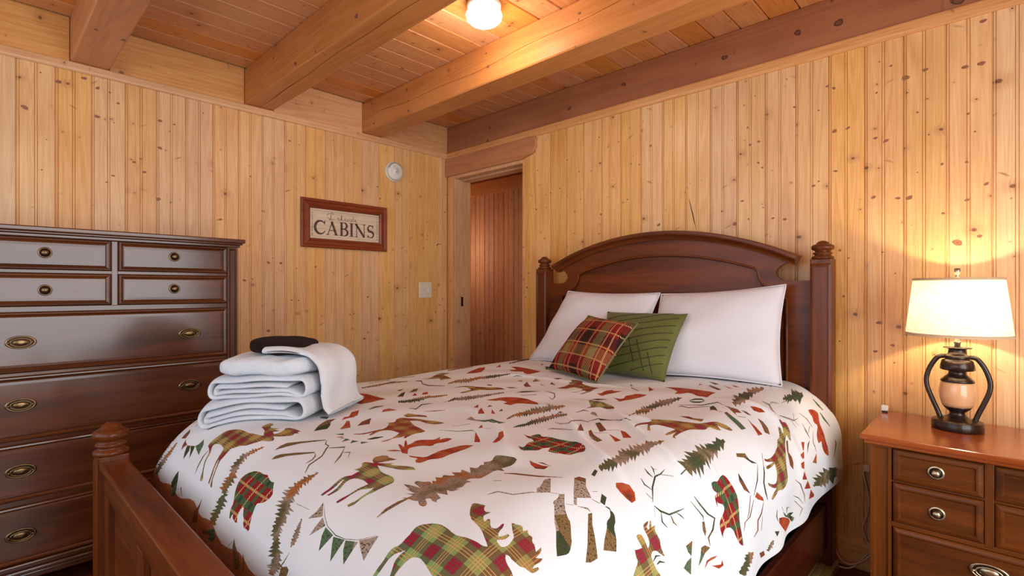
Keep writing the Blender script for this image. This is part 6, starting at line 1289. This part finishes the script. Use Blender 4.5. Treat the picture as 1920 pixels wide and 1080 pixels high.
def make_duvet():
    S0, S1, T0, T1 = .94, 3.035, -2.66, -.150
    def inside(p): return S0 + .004 < p[0] < S1 - .004 and T0 + .004 < p[1] < T1 - .004
    pts = []; faces = []; kinds = []
    st = .0135
    ns_, nt_ = int((S1-S0)/st), int((T1-T0)/st)
    for i in range(ns_ + 1):
        for j in range(nt_ + 1):
            pts.append((S0 + (S1-S0)*i/ns_, T0 + (T1-T0)*j/nt_))
    for line in MOTIFS.strip().split('\n'):
        q = [tuple(int(c)/1000 for c in w.split(',')) for w in line[1:].split(' ')]
        q = [(min(max(a, S0+.005), S1-.005), min(max(b_, T0+.005), T1-.005)) for a, b_ in q]
        r = [q[0]]
        for p in q[1:]:
            if p != r[-1]: r.append(p)
        if r[0] == r[-1]: r.pop()
        if len(r) < 3: continue
        b0 = len(pts); pts += r; faces.append(list(range(b0, b0 + len(r)))); kinds.append(MID[line[0]])
    # lower brown band on the foot side
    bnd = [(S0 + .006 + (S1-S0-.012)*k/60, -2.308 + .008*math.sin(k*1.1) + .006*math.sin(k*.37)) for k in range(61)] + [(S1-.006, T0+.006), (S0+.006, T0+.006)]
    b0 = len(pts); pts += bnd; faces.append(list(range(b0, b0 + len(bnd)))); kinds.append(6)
    edges_ = [(f_[i], f_[(i+1) % len(f_)]) for f_ in faces for i in range(len(f_))]
    vo, eo, fo, ov, oe, of = delaunay_2d_cdt([Vector(p) for p in pts], edges_, [], 0, 1e-5)
    # which printed shape does each triangle lie in (buckets of triangle centres, even-odd rule)
    cen = [((vo[a][0]+vo[b_][0]+vo[c][0])/3, (vo[a][1]+vo[b_][1]+vo[c][1])/3) for a, b_, c in fo]
    G = .03; bucket = {}
    for k, c in enumerate(cen): bucket.setdefault((int(c[0]/G), int((c[1]+5)/G)), []).append(k)
    mi = [0]*len(fo)
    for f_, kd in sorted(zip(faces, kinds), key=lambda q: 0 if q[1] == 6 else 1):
        pl_ = [pts[i] for i in f_]
        x0, x1 = min(p[0] for p in pl_), max(p[0] for p in pl_); y0, y1 = min(p[1] for p in pl_), max(p[1] for p in pl_)
        for bx in range(int(x0/G), int(x1/G)+1):
            for by in range(int((y0+5)/G), int((y1+5)/G)+1):
                for k in bucket.get((bx, by), ()):
                    cx, cy = cen[k]
                    if not (x0 <= cx <= x1 and y0 <= cy <= y1): continue
                    ins = False; q = pl_[-1]
                    for p in pl_:
                        if (p[1] > cy) != (q[1] > cy) and cx < (q[0]-p[0])*(cy-p[1])/(q[1]-p[1]) + p[0]: ins = not ins
                        q = p
                    if ins: mi[k] = kd
    V = [drape(v[0], v[1]) for v in vo]
    me = bpy.data.meshes.new('duvet'); me.from_pydata(V, [], fo)
    for m_ in DM: me.materials.append(m_)
    me.polygons.foreach_set('material_index', mi)
    me.polygons.foreach_set('use_smooth', [True]*len(fo))
    uvl = me.uv_layers.new(name='UVMap')
    li = [0]*len(me.loops); me.loops.foreach_get('vertex_index', li)
    co = []
    for i in li: co += [vo[i][0], vo[i][1]]
    uvl.data.foreach_set('uv', co)
    # normals from the drape function, so slivers of the print do not shade
    e = .004; N = []
    for v in vo:
        a = Vector(drape(v[0]+e, v[1])) - Vector(drape(v[0]-e, v[1])); b_ = Vector(drape(v[0], v[1]+e)) - Vector(drape(v[0], v[1]-e))
        N.append(tuple(a.cross(b_).normalized()))
    me.update()
    me.normals_split_custom_set_from_vertices(N)
    o = bpy.data.objects.new('duvet', me); COL.objects.link(o)
    return o
duvet = make_duvet()
tag(duvet, 'white duvet printed with plaid moose, bears and trees covering the bed', 'duvet')

# ================================================================ pillows and cushions
def cushion(name, label, cat, corners, th, mat, pinch=.06, seed=0, wr=.006, nu=36, group=None, pw=.55, sag=0.0):
    """corners: bottom-left, bottom-right, top-right, top-left (front face towards the camera)"""
    c00, c10, c11, c01 = [Vector(c) for c in corners]
    nrm = ((c10 - c00).cross(c01 - c00) + (c11 - c01).cross(c11 - c10)).normalized()
    cen = (c00 + c10 + c11 + c01) / 4
    ph = random.Random(seed); f = [ph.uniform(0, 6) for _ in range(6)]
    e = empty(name, label, cat, tuple(cen), group)
    def P(u, v, side):
        p = (1-u)*(1-v)*c00 + u*(1-v)*c10 + u*v*c11 + (1-u)*v*c01
        a, b_ = 2*u-1, 2*v-1
        # sides curve in slightly between the corners
        p = p + (cen - p) * pinch * ((1-a*a)*abs(b_)**3 + (1-b_*b_)*abs(a)**3)
        h = max(0, (1 - abs(a)**2.6)) ** pw * max(0, (1 - abs(b_)**2.6)) ** pw
        w = wr * (math.sin(7*u + 3*math.sin(4*v + f[0]) + f[1]) * .5 + math.sin(13*v + 4*u + f[2]) * .3 + math.sin(19*(u - v) + f[3]) * .25 * abs(a*b_)) * min(1, h*3)
        return p + nrm * side * (th * h * (1 + sag * (0.5 - v)) + w * (1 if side > 0 else 0)) - cen
    b = MB()
    b.grid(lambda u, v: P(u, v, 1), nu, nu)
    b.grid(lambda u, v: P(u, v, -.75), nu, nu)
    o = b.build('cover', mat, e, fix=False)
    bm = bmesh.new(); bm.from_mesh(o.data); bmesh.ops.remove_doubles(bm, verts=bm.verts[:], dist=.0004); bmesh.ops.recalc_face_normals(bm, faces=bm.faces[:]); bm.to_mesh(o.data); bm.free()
    rim = []
    for k in range(nu): rim.append(P(k/nu, 0, 0))
    for k in range(nu): rim.append(P(1, k/nu, 0))
    for k in range(nu): rim.append(P(1-k/nu, 1, 0))
    for k in range(nu): rim.append(P(0, 1-k/nu, 0))
    return e, rim, P, (c00 - cen, (c10-c00).normalized(), (c01-c00).normalized(), nrm)
e, rim, P, fr = cushion('pillow', 'white bed pillow leaning on the headboard behind the red plaid cushion', 'pillow',
        [(1.245, -.395, .800), (1.975, -.430, .805), (1.968, -.185, 1.192), (1.355, -.165, 1.200)], .075, M['pillow_white'], seed=3, wr=.010, group='white bed pillows')
MB().tube(rim, .0035, 6, closed=True).build('seam', M['pillow_white'], e)
e, rim, P, fr = cushion('pillow', 'white bed pillow on the right with a pointed upper corner near the lamp side post', 'pillow',
        [(1.985, -.430, .805), (2.578, -.285, .800), (2.568, -.190, 1.232), (1.972, -.180, 1.186)], .080, M['pillow_white'], seed=8, wr=.010, group='white bed pillows')
MB().tube(rim, .0035, 6, closed=True).build('seam', M['pillow_white'], e)

# green quilted cushion
gm = NT('green_cushion_fabric', rough=.62, spec=.3)
gm.bsdf.inputs['Sheen Weight'].default_value = .15
tc = gm.node('ShaderNodeTexCoord').outputs['Object']
gm.bump(gm.noise(tc, 60, 3), .2, .002)
M['green_fabric'] = gm.color(gm.mix(gm.noise(tc, 12, 2), srgb(82, 86, 34), srgb(104, 106, 48)))
GC = [(1.800, -.560, .810), (2.180, -.555, .803), (2.192, -.345, 1.098), (1.742, -.330, 1.094)]
e, rim, P, fr = cushion('throw_cushion', 'olive green pleated cushion behind the plaid cushion', 'cushion', GC, .062, M['green_fabric'], seed=5, wr=.004, group='throw cushions')
b = MB()
for k in range(9):
    # curved pleats sweeping from lower left to upper right
    pts = []
    for i in range(25):
        q = i / 24; u = q; v = .10 + k*.115 + .34*(q**1.4) - .22
        if 0.03 < u < .97 and .03 < v < .97: pts.append(P(u, v, 1) + fr[3]*.0005)
    if len(pts) > 3: b.tube(pts, .0022, 6)
for k in range(3):
    pts = []
    for i in range(20):
        q = i / 19; u = .42 + k*.17 + .20*q; v = .62 - .16*k - .48*q
        if .03 < u < .97 and .04 < v < .97: pts.append(P(u, v, 1) + fr[3]*.0005)
    if len(pts) > 3: b.tube(pts, .0018, 6)
b.build('pleat', plain('green_pleat', (46, 54, 18), rough=.7, nscale=40, namp=.1), e)

# red plaid cushion with piping
pm = NT('red_plaid_fabric', rough=.85, spec=.2)
RC = [(1.605, -.660, .812), (1.985, -.790, .806), (2.088, -.625, 1.060), (1.722, -.478, 1.076)]
c00 = Vector(RC[0]); cen = sum((Vector(c) for c in RC), Vector()) / 4
ua = (Vector(RC[1]) - c00).normalized(); va = (Vector(RC[3]) - c00); va = (va - ua * va.dot(ua)).normalized()
tc = pm.node('ShaderNodeTexCoord').outputs['Object']
rel = pm.vmath('SUBTRACT', tc, tuple(c00 - cen))
uu = pm.vmath('DOT_PRODUCT', rel, tuple(ua)); vv = pm.vmath('DOT_PRODUCT', rel, tuple(va))
def bnd(x, lo, hi): return pm.math('MULTIPLY', pm.math('GREATER_THAN', x, lo), pm.math('LESS_THAN', x, hi))
PU = .20
fu = pm.math('FRACT', pm.math('MULTIPLY_ADD', uu, 1/PU, 10.12)); fv = pm.math('FRACT', pm.math('MULTIPLY_ADD', vv, 1/PU, 10.30))
col = pm.mix(bnd(fu, .16, .40), srgb(116, 24, 20), srgb(46, 26, 20))
col = pm.mix(pm.math('MULTIPLY', bnd(fu, .62, .84), .75), col, srgb(66, 70, 36))
col = pm.mix(pm.math('MULTIPLY', bnd(fv, .10, .34), .62), col, srgb(38, 22, 22))
col = pm.mix(pm.math('MULTIPLY', bnd(fv, .52, .72), .60), col, srgb(124, 34, 28))
col = pm.mix(pm.math('MULTIPLY', pm.math('MULTIPLY', bnd(fu, .62, .84), bnd(fv, .76, .98)), .85), col, srgb(112, 112, 62))
tw = pm.math('GREATER_THAN', pm.math('FRACT', pm.math('MULTIPLY', pm.math('ADD', uu, vv), 120.0)), .42)
tw2 = pm.math('GREATER_THAN', pm.math('FRACT', pm.math('MULTIPLY', pm.math('SUBTRACT', uu, pm.math('MULTIPLY', vv, .4)), 95.0)), .55)
col = pm.mix(pm.math('MULTIPLY', pm.math('MULTIPLY', tw2, bnd(fu, .60, .86)), .55), col, srgb(158, 140, 92))
col = pm.mix(pm.math('MULTIPLY', pm.math('MULTIPLY', tw, bnd(fv, .74, 1.0)), .40), col, srgb(168, 128, 72))
for x_, a_ in ((fu, .06), (fu, .46), (fu, .90), (fv, .04), (fv, .42), (fv, .72)):
    col = pm.mix(pm.math('MULTIPLY', pm.math('MULTIPLY', bnd(x_, a_, a_ + .030), tw), .95), col, srgb(200, 160, 104))
pm.bump(pm.math('MULTIPLY', tw, 1.0), .25, .001)
M['red_plaid'] = pm.color(col)
e, rim, P, fr = cushion('throw_cushion', 'small red plaid cushion with green piping leaning at the front', 'cushion', RC, .060, M['red_plaid'], seed=11, wr=.003, group='throw cushions', pw=.5)
MB().tube(rim, .0042, 8, closed=True).build('piping', plain('green_piping', (104, 104, 62), rough=.7, nscale=90, namp=.2), e)

# ================================================================ towels on the bed corner
TO = Vector((1.652, -1.925, 0)); TA = Vector((-.828, -.560, 0)); TD = Vector((-.560, .828, 0))
def zbed(x, y):
    z = ZT - .012*max(0, min(1, (-.9-y)/1.1))**2
    if y < YF: z -= RF - math.sqrt(max(0, RF*RF - (YF-y)**2))
    if x < XL: z -= RL - math.sqrt(max(0, RL*RL - min(RL, XL-x)**2))
    return z
def towel(label, a0, a1, d0, d1, zb, h, seed, follow, spiral=True):
    """folded towel; a across the visible front (right to left), d away from the camera"""
    e = empty('folded_towel', label, 'towel', tuple(TO + TA*(a0+a1)/2 + TD*(d0+d1)/2 + Vector((0, 0, zb))), 'folded towels')
    base = e.location.copy(); rnd = random.Random(seed); f = [rnd.uniform(0, 6) for _ in range(5)]
    th = h / 5.2; L = a1 - a0; r = (h - th) / 2
    path = []
    def arcp(ca, cz, rr, s0, s1, n=8):
        for i in range(n+1):
            q = math.radians(s0 + (s1-s0)*i/n); path.append((ca + rr*math.cos(q), cz + rr*math.sin(q)))
    # start bottom, left end turns over the top, right end turns back under
    nseg = 10
    if spiral:
        for i in range(nseg): path.append((a0 + r*.6 + (L - 1.6*r) * i/nseg, th/2))
        arcp(a1 - r, h/2, r, -90, 90)
        for i in range(1, nseg): path.append((a1 - r - (L - 2*r)*i/nseg, h - th/2))
        arcp(a0 + r, h/2 + .0, r, 90, 262)
        r2 = r - th*1.12
        for i in range(1, nseg): path.append((a0 + r + (L - 2.2*r)*i/nseg, th*1.62))
        arcp(a1 - r*1.15, th*1.62 + r2*.72, r2*.72, -90, 90, 6)
        for i in range(1, nseg): path.append((a1 - r*1.2 - (L - 2.5*r)*i/nseg, th*1.62 + r2*1.44))
    b = MB(); ND = 10; rows = []
    n = len(path)
    for j in range(ND + 1):
        d = d0 + (d1 - d0)*j/ND
        row = []
        for side in (1, -1):
            idx = range(n) if side == 1 else range(n-1, -1, -1)
            for i in idx:
                p = path[max(0, i-1)]; q = path[min(n-1, i+1)]
                dx, dz = q[0]-p[0], q[1]-p[1]; l = math.hypot(dx, dz) or 1
                a = path[i][0] - side*(-dz/l)*th*.47; z = path[i][1] - side*(dx/l)*th*.47
                wob = .0022*math.sin(i*.9 + f[0]) + .002*math.sin(d*30 + i*.5 + f[1])
                edge = .006*math.sin(a*21 + f[2]) * (1 if j == 0 else 0)
                w = TO + TA*(a) + TD*(d + edge)
                zz = zb + z*(1 - .10*(j in (0, ND))) + wob
                zz += follow * (zbed(w.x, w.y) - .788)
                row.append((w.x - base.x, w.y - base.y, zz - base.z))
        rows.append(row)
    N = len(rows[0])
    b.add([p for r_ in rows for p in r_], [(j*N+k, j*N+(k+1) % N, (j+1)*N+(k+1) % N, (j+1)*N+k) for j in range(ND) for k in range(N)], smooth=True)
    # end caps as quads between the two sides
    for j in (0, ND):
        b.add([rows[j][k] for k in range(N)], [(k, k+1, N-2-k, N-1-k) for k in range(n-1)], smooth=True)
    o = b.build('cloth', M['towel'], e)
    bm = bmesh.new(); bm.from_mesh(o.data); bmesh.ops.remove_doubles(bm, verts=bm.verts[:], dist=.0002); bmesh.ops.recalc_face_normals(bm, faces=bm.faces[:]); bm.to_mesh(o.data); bm.free()
    subsurf(o)
    return e
towel('bottom white towel of the folded stack on the bed corner', 0, .385, 0, .235, .790, .076, 1, .85)
towel('middle white towel of the folded stack on the bed corner', .0, .355, .004, .235, .862, .070, 2, .55)
def soft_slab(name, label, cat, a0, a1, d0, d1, zb, h, mat, seed, group=None, lean=0, pwr=3.2, bump_=.004, crease=None):
    e = empty(name, label, cat, tuple(TO + TA*(a0+a1)/2 + TD*(d0+d1)/2 + Vector((0, 0, zb))), group)
    base = e.location.copy(); f = [random.Random(seed).uniform(0, 6) for _ in range(4)] ; rs = random.Random(seed); f = [rs.uniform(0, 6) for _ in range(4)]
    ca, cd_ = (a0+a1)/2, (d0+d1)/2; ha, hd_ = (a1-a0)/2, (d1-d0)/2
    def fn(u, v):
        th_ = 2*PI*u; ph_2 = PI*(v-.5)
        def sp(c, e_): return math.copysign(abs(c)**e_, c)
        x = sp(math.cos(ph_2), .38)*sp(math.cos(th_), .34); yv = sp(math.cos(ph_2), .38)*sp(math.sin(th_), .34); z = sp(math.sin(ph_2), .62)
        a = ca + ha*x; d = cd_ + hd_*yv
        zz = h/2 + h/2*z + bump_*math.sin(a*34 + f[0])*math.sin(d*27 + f[1]) + bump_*.5*math.sin(a*80 + d*50 + f[2])
        if crease is not None: 
            g = math.exp(-((a-crease)/.008)**2); zz -= .016*g*max(0, z); d += .012*g*(-1 if yv > 0 else 1)*abs(yv)
        w = TO + TA*a + TD*d
        zz += lean*(a - ca) + .18*(zbed(w.x, w.y) - .788)
        return (w.x-base.x, w.y-base.y, zb + zz - base.z)
    b = MB().grid(fn, 56, 28, closeu=True)
    o = b.build('cloth', mat, e)
    return e
soft_slab('folded_towel', 'top white towel of the stack with a crease across its front', 'towel', .012, .330, .0, .235, .928, .062, M['towel'], 4, 'folded towels', crease=.205)
# white hand towel draped over the right side of the stack
e = empty('hand_towel', 'white hand towel hanging down the right side of the towel stack', 'towel', tuple(TO + TD*.16 + Vector((0, 0, .8))), 'folded towels')
base = e.location.copy()
pth = bez([(.20, 1.012), (.12, 1.014), (.05, 1.006), (.0, .992), (-.030, .965), (-.038, .92), (-.040, .86), (-.046, .815), (-.062, .800)], 5)if False else None
def cat2(P, n=6):
    return [(p.x, p.y) for p in bez([(a, z, 0) for a, z in P], n)]
pth = cat2([(.175, 1.004), (.11, 1.008), (.05, 1.004), (.005, .992), (-.028, .962), (-.036, .915), (-.034, .865), (-.040, .825), (-.058, .806)])
def hf(side):
    def fn(u, v):
        k = u*(len(pth)-1); i = min(int(k), len(pth)-2); q = k - i
        a = pth[i][0]*(1-q) + pth[i+1][0]*q; z = pth[i][1]*(1-q) + pth[i+1][1]*q
        dx, dz = pth[i+1][0]-pth[i][0], pth[i+1][1]-pth[i][1]; l = math.hypot(dx, dz)
        nx, nz = dz/l, -dx/l
        if nz < 0 and abs(dx) > abs(dz): nx, nz = -nx, -nz
        elif abs(dz) >= abs(dx) and nx > 0: nx, nz = -nx, -nz
        t_h = .014*side*math.sqrt(max(0, 1-abs(2*v-1)**8)) + .003*math.sin(9*u+11*v)*(side > 0)
        a += nx*t_h; z += nz*t_h
        d = .03 + .235*v + .055*max(0, u-.4) * (1 if v > .3 else .3)
        w = TO + TA*a + TD*d
        return (w.x-base.x, w.y-base.y, z - base.z)
    return fn
b = MB().grid(hf(1), 34, 18).grid(hf(-.6), 34, 18)
o = b.build('cloth', M['towel'], e)
bm = bmesh.new(); bm.from_mesh(o.data); bmesh.ops.remove_doubles(bm, verts=bm.verts[:], dist=.0015); bmesh.ops.recalc_face_normals(bm, faces=bm.faces[:]); bm.to_mesh(o.data); bm.free()
subsurf(o)
soft_slab('washcloth', 'dark brown washcloth folded on top of the white towels', 'washcloth', .055, .250, .055, .200, .990, .054, M['brown_terry'], 9, lean=.02, bump_=.003)
# ================================================================ prominent knots in the timber (thin inlaid discs)
km = NT('knot_wood', rough=.5)
tc = km.node('ShaderNodeTexCoord').outputs['Object']
sp_k = km.node('ShaderNodeSeparateXYZ', i_0=tc)
rk = km.vmath('LENGTH', km.node('ShaderNodeCombineXYZ', i_0=sp_k.outputs[0], i_1=sp_k.outputs[2], i_2=0.0).outputs[0])
rk = km.math('ADD', rk, km.math('MULTIPLY', km.math('SUBTRACT', km.noise(tc, 2.2, 2), .5), .35))
knd = km.node('ShaderNodeAttribute', attribute_type='OBJECT', attribute_name='dark').outputs['Fac']
M['knot'] = km.color(km.mix(knd, km.ramp(rk, [(.0, srgb(126, 74, 46)), (.40, srgb(158, 104, 68)), (.70, srgb(140, 86, 54)), (.95, srgb(200, 148, 100))]),
    km.ramp(rk, [(.0, srgb(112, 66, 44)), (.40, srgb(122, 74, 50)), (.68, srgb(74, 38, 26)), (.98, srgb(130, 82, 54))])))
def knot_mesh(seed):
    r_ = random.Random(seed); n = 14; ph = [r_.uniform(0, 6) for _ in range(3)]
    b = MB(); ring = []
    for k in range(n):
        a = 2*PI*k/n; q = 1 + .14*math.sin(2*a + ph[0]) + .09*math.sin(3*a + ph[1]) + .05*math.sin(5*a + ph[2])
        ring.append((q*math.cos(a), q*math.sin(a)))
    vs = [(x, 1.0, z) for x, z in ring] + [(x*.8, 0, z*.8) for x, z in ring]
    b.add(vs, [(k, (k+1) % n, n+(k+1) % n, n+k) for k in range(n)] + [tuple(n+k for k in range(n))[::-1]])
    o = b.build('knot', M['knot']); me = o.data; bpy.data.objects.remove(o); return me
KM = [knot_mesh(s_) for s_ in range(6)]
KN = [('HB',0.496,2.416,10),('HB',0.473,2.321,12),('HB',1.236,2.378,15),('HB',1.636,2.423,15),('HB',2.227,2.398,15),('HB',2.565,2.408,16),('HB',2.729,2.396,20),('HB',3.129,2.338,22),('HB',2.703,2.503,7),('B1b',0.475,-2.292,11),('B1b',0.448,-2.193,14),('B3b',2.15,-0.669,10),('B3b',1.199,-0.689,9),('B2s',0.703,2.335,12),('B2s',0.426,2.453,12),('B2s',0.917,2.329,9),('B2s',0.695,2.343,12),('B2s',1.291,2.359,16),('B3s',0.537,2.471,13),('B3s',0.55,2.398,8),('B3s',0.554,2.334,11),('B3s',0.143,2.406,7),('B3s',0.151,2.345,12),('B3s',0.127,2.485,9),('B3s',1.277,2.395,11),('B3s',1.263,2.47,8),('B3s',1.849,2.315,5),('B3s',1.874,2.457,10),('B3s',1.869,2.43,6),('WL',-2.487,2.048,17),('WL',-2.369,2.2,14),('WL',-2.276,2.245,13),('WL',-2.223,2.212,12),('WL',-2.175,2.203,7),('WL',-2.225,2.07,13),('WL',-2.141,2.157,9),('WL',-2.433,2.225,6),('WL',-2.159,2.055,6),('WL',-1.962,2.111,13),('WL',-1.897,2.107,8),('WL',-1.919,2.065,6),('WL',-1.757,2.203,7),('WL',-2.075,1.87,11),('WL',-2.048,1.893,8),('WL',-2.031,1.826,12),('WL',-2.162,1.786,9),('WL',-2.188,1.749,8),('WL',-1.962,1.966,13),('WL',-2.429,1.771,6),('WL',-2.412,1.916,5),('WL',-1.505,1.887,8),('WL',-1.272,2.149,9),('WL',-1.212,2.136,6),('BL',-2.143,2.368,14),('BL',-1.619,2.41,13),('BL',-1.034,2.356,9),('BL',-0.069,2.352,9),('WL',-0.391,2.223,7),('WL',-0.574,2.226,7),('WL',-0.012,1.975,7),('WL',0.026,1.988,7),('WL',-0.025,1.835,8),('WL',0.018,1.83,6),('WL',0.05,1.785,9),('WL',-0.354,1.79,6),('WL',-0.18,1.751,6),('WL',-0.195,1.631,7),('WL',-0.069,1.574,8),('WL',-0.103,1.564,10),('WL',-0.236,1.532,8),('WL',-0.347,1.61,6),('WL',-0.643,1.951,9),('WL',-0.621,1.869,9),('WL',-0.574,1.867,6),('WL',-1.97,1.692,14),('WL',-1.914,1.682,7),('WL',-1.669,1.613,11),('WL',-1.402,1.375,13),('WL',-1.327,1.375,12),('WL',-1.54,1.265,12),('WL',-1.495,1.273,7),('WL',-1.26,1.144,8),('WL',-1.215,1.141,7),('WL',-1.103,1.36,9),('WL',-1.402,0.958,14),('WL',-1.376,1.404,6),('WL',-1.229,1.345,6),('WL',-0.355,1.79,6),('WL',-0.091,1.573,10),('WL',-0.235,1.533,8),('WL',0.018,1.961,9),('WL',0.046,1.79,9),('WL',-0.543,1.261,7),('WL',-0.497,1.235,7),('WL',-0.408,1.225,8),('WL',-0.856,1.037,9),('WL',-0.829,1.042,9),('WL',-0.719,1.158,12),('WL',-0.49,1.017,7),('WL',-0.422,1.019,7),('WL',-0.747,0.864,12),('WL',-0.573,1.355,5),('WL',-0.395,0.79,7),('WL',-0.046,1.137,8),('WL',-0.118,1.032,9),('WL',-0.028,1.036,8),('WL',-0.17,0.964,6),('WB',2.518,2.204,6),('WB',2.377,2.161,6),('WB',2.324,2.129,6),('WB',2.432,2.057,9),('WB',2.551,2.064,8),('WB',2.686,2.125,9),('WB',2.711,2.109,9),('WB',2.878,2.176,6),('WB',2.918,2.147,8),('WB',2.868,2.047,7),('WB',2.967,2.083,15),('WB',3.03,2.097,12),('WB',3.005,1.931,7),('WB',2.714,1.917,13),('WB',2.765,1.92,10),('WB',2.864,1.855,10),('WB',2.901,1.836,12),('WB',2.353,1.926,9),('WB',2.393,1.934,9),('WB',2.341,2.014,8),('WB',2.266,1.967,4),('WB',3.197,2.072,15),('WB',3.15,2.072,12),('WB',3.202,2.232,12),('WB',3.041,1.833,6),('WB',3.179,1.816,6),('WB',3.159,1.889,7),('WB',3.082,1.708,8),('WB',2.651,1.702,7),('WB',2.631,1.685,9),('WB',2.391,1.831,9),('WB',2.41,1.804,8),('WB',2.717,1.738,9),('WB',3.211,1.611,10),('WB',3.155,1.703,7),('WB',2.651,2.025,7),('WB',3.005,1.687,5),('WB',2.857,1.604,12),('WB',2.941,1.59,11),('WB',2.979,1.587,15),('WB',2.458,1.553,9),('WB',2.51,1.543,10),('WB',2.413,1.609,6),('WB',2.345,1.56,7),('WB',2.315,1.653,9),('WB',2.214,1.612,8),('WB',2.877,1.069,12),('WB',2.864,0.947,10),('WB',2.923,0.977,10),('WB',2.748,1.18,8),('WB',2.889,1.368,5),('WB',3.192,1.414,10),('WB',3.085,1.512,8),('WB',3.156,1.556,9),('WB',3.128,1.393,20),('WB',2.734,1.384,8),('WB',2.767,1.348,6),('WB',2.929,0.905,6),('WB',2.733,0.981,7),('WB',1.222,2.048,8),('WB',1.315,1.959,8),('WB',1.158,1.873,8),('WB',0.969,2.02,7),('WB',1.039,2.213,6),('WB',1.813,2.026,10),('WB',1.687,1.944,7),('WB',1.739,1.932,7),('WB',1.603,2.09,7),('WB',1.465,2.145,8),('WB',1.471,1.985,10),('WB',1.681,2.157,5),('WB',1.56,1.866,5),('WB',1.535,2.088,5),('WB',1.039,1.844,7),('WB',1.083,1.853,8),('WB',0.956,1.758,9),('WB',0.888,1.442,7),('WB',0.871,1.225,10),('WB',1.664,1.739,8),('WB',1.478,1.671,9),('WB',1.862,1.573,13),('WB',1.465,1.553,8),('WB',1.325,1.783,7),('WB',1.161,1.68,5),('WB',1.276,1.57,6),('WB',0.846,0.812,8)]
BL_ = {'HB': HB, 'B1b': B1, 'B3b': B3, 'B2s': B2, 'B3s': B3, 'WL': wall_left, 'BL': wall_left, 'WB': wall_back}
rk_ = random.Random(12)
T_K = .0012
for i, (sf, a, b_, r) in enumerate(KN):
    R_ = r * .00072 if sf in ('WL', 'WB') else r * .00095
    if sf == 'HB': R_ = r * .00105
    el = rk_.uniform(.75, 1.0) if sf in ('WL', 'WB', 'HB') else .8
    # local y = depth into the wood, x/z across the surface
    if sf in ('WL', 'BL'): rot = Matrix.Rotation(PI/2, 4, 'Z'); loc = (T_K*.45, a, b_)
    elif sf in ('WB', 'HB'): rot = Matrix.Identity(4); loc = (a, (.002 if sf == 'HB' else 0) - T_K*.45, b_)
    elif sf in ('B2s', 'B3s'): rot = Matrix.Identity(4); loc = (a, (-1.540 if sf == 'B2s' else -.763) - T_K*.45, b_)
    else: rot = Matrix.Rotation(PI/2, 4, 'X'); loc = (a, b_, 2.311 - T_K*.45)
    tilt = Matrix.Rotation(rk_.uniform(-.5, .5), 4, 'Y')
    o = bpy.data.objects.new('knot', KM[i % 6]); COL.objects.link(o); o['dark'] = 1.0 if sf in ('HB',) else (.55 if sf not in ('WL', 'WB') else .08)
    p_ = BL_[sf]; o.parent = p_; o.matrix_parent_inverse = p_.matrix_world.inverted()
    o.matrix_basis = Matrix.Translation(loc) @ rot @ tilt @ Matrix.Diagonal((R_ * (1.35 if sf in ('WL', 'WB') and r >= 9 else 1.1), T_K, R_ * el, 1))

# open check in one head-wall board
ck = MB(); pk = [(2.038, 1.701), (2.046, 1.668), (2.053, 1.637), (2.060, 1.610), (2.066, 1.580), (2.077, 1.535)]
wk = [.001, .004, .005, .006, .005, .001]
ck.add([(x - w/2, -.0006, z) for (x, z), w in zip(pk, wk)] + [(x + w/2, -.0006, z) for (x, z), w in zip(pk, wk)] + [(x, .002, z) for x, z in pk],
       [(i, i+1, 7+i, 6+i) for i in range(5)] + [(i, i+1, 13+i, 12+i) for i in range(5)] + [(6+i, 7+i, 13+i, 12+i) for i in range(5)])
ck.build('crack', plain('crack_dark', (86, 50, 34), rough=.9), wall_back)
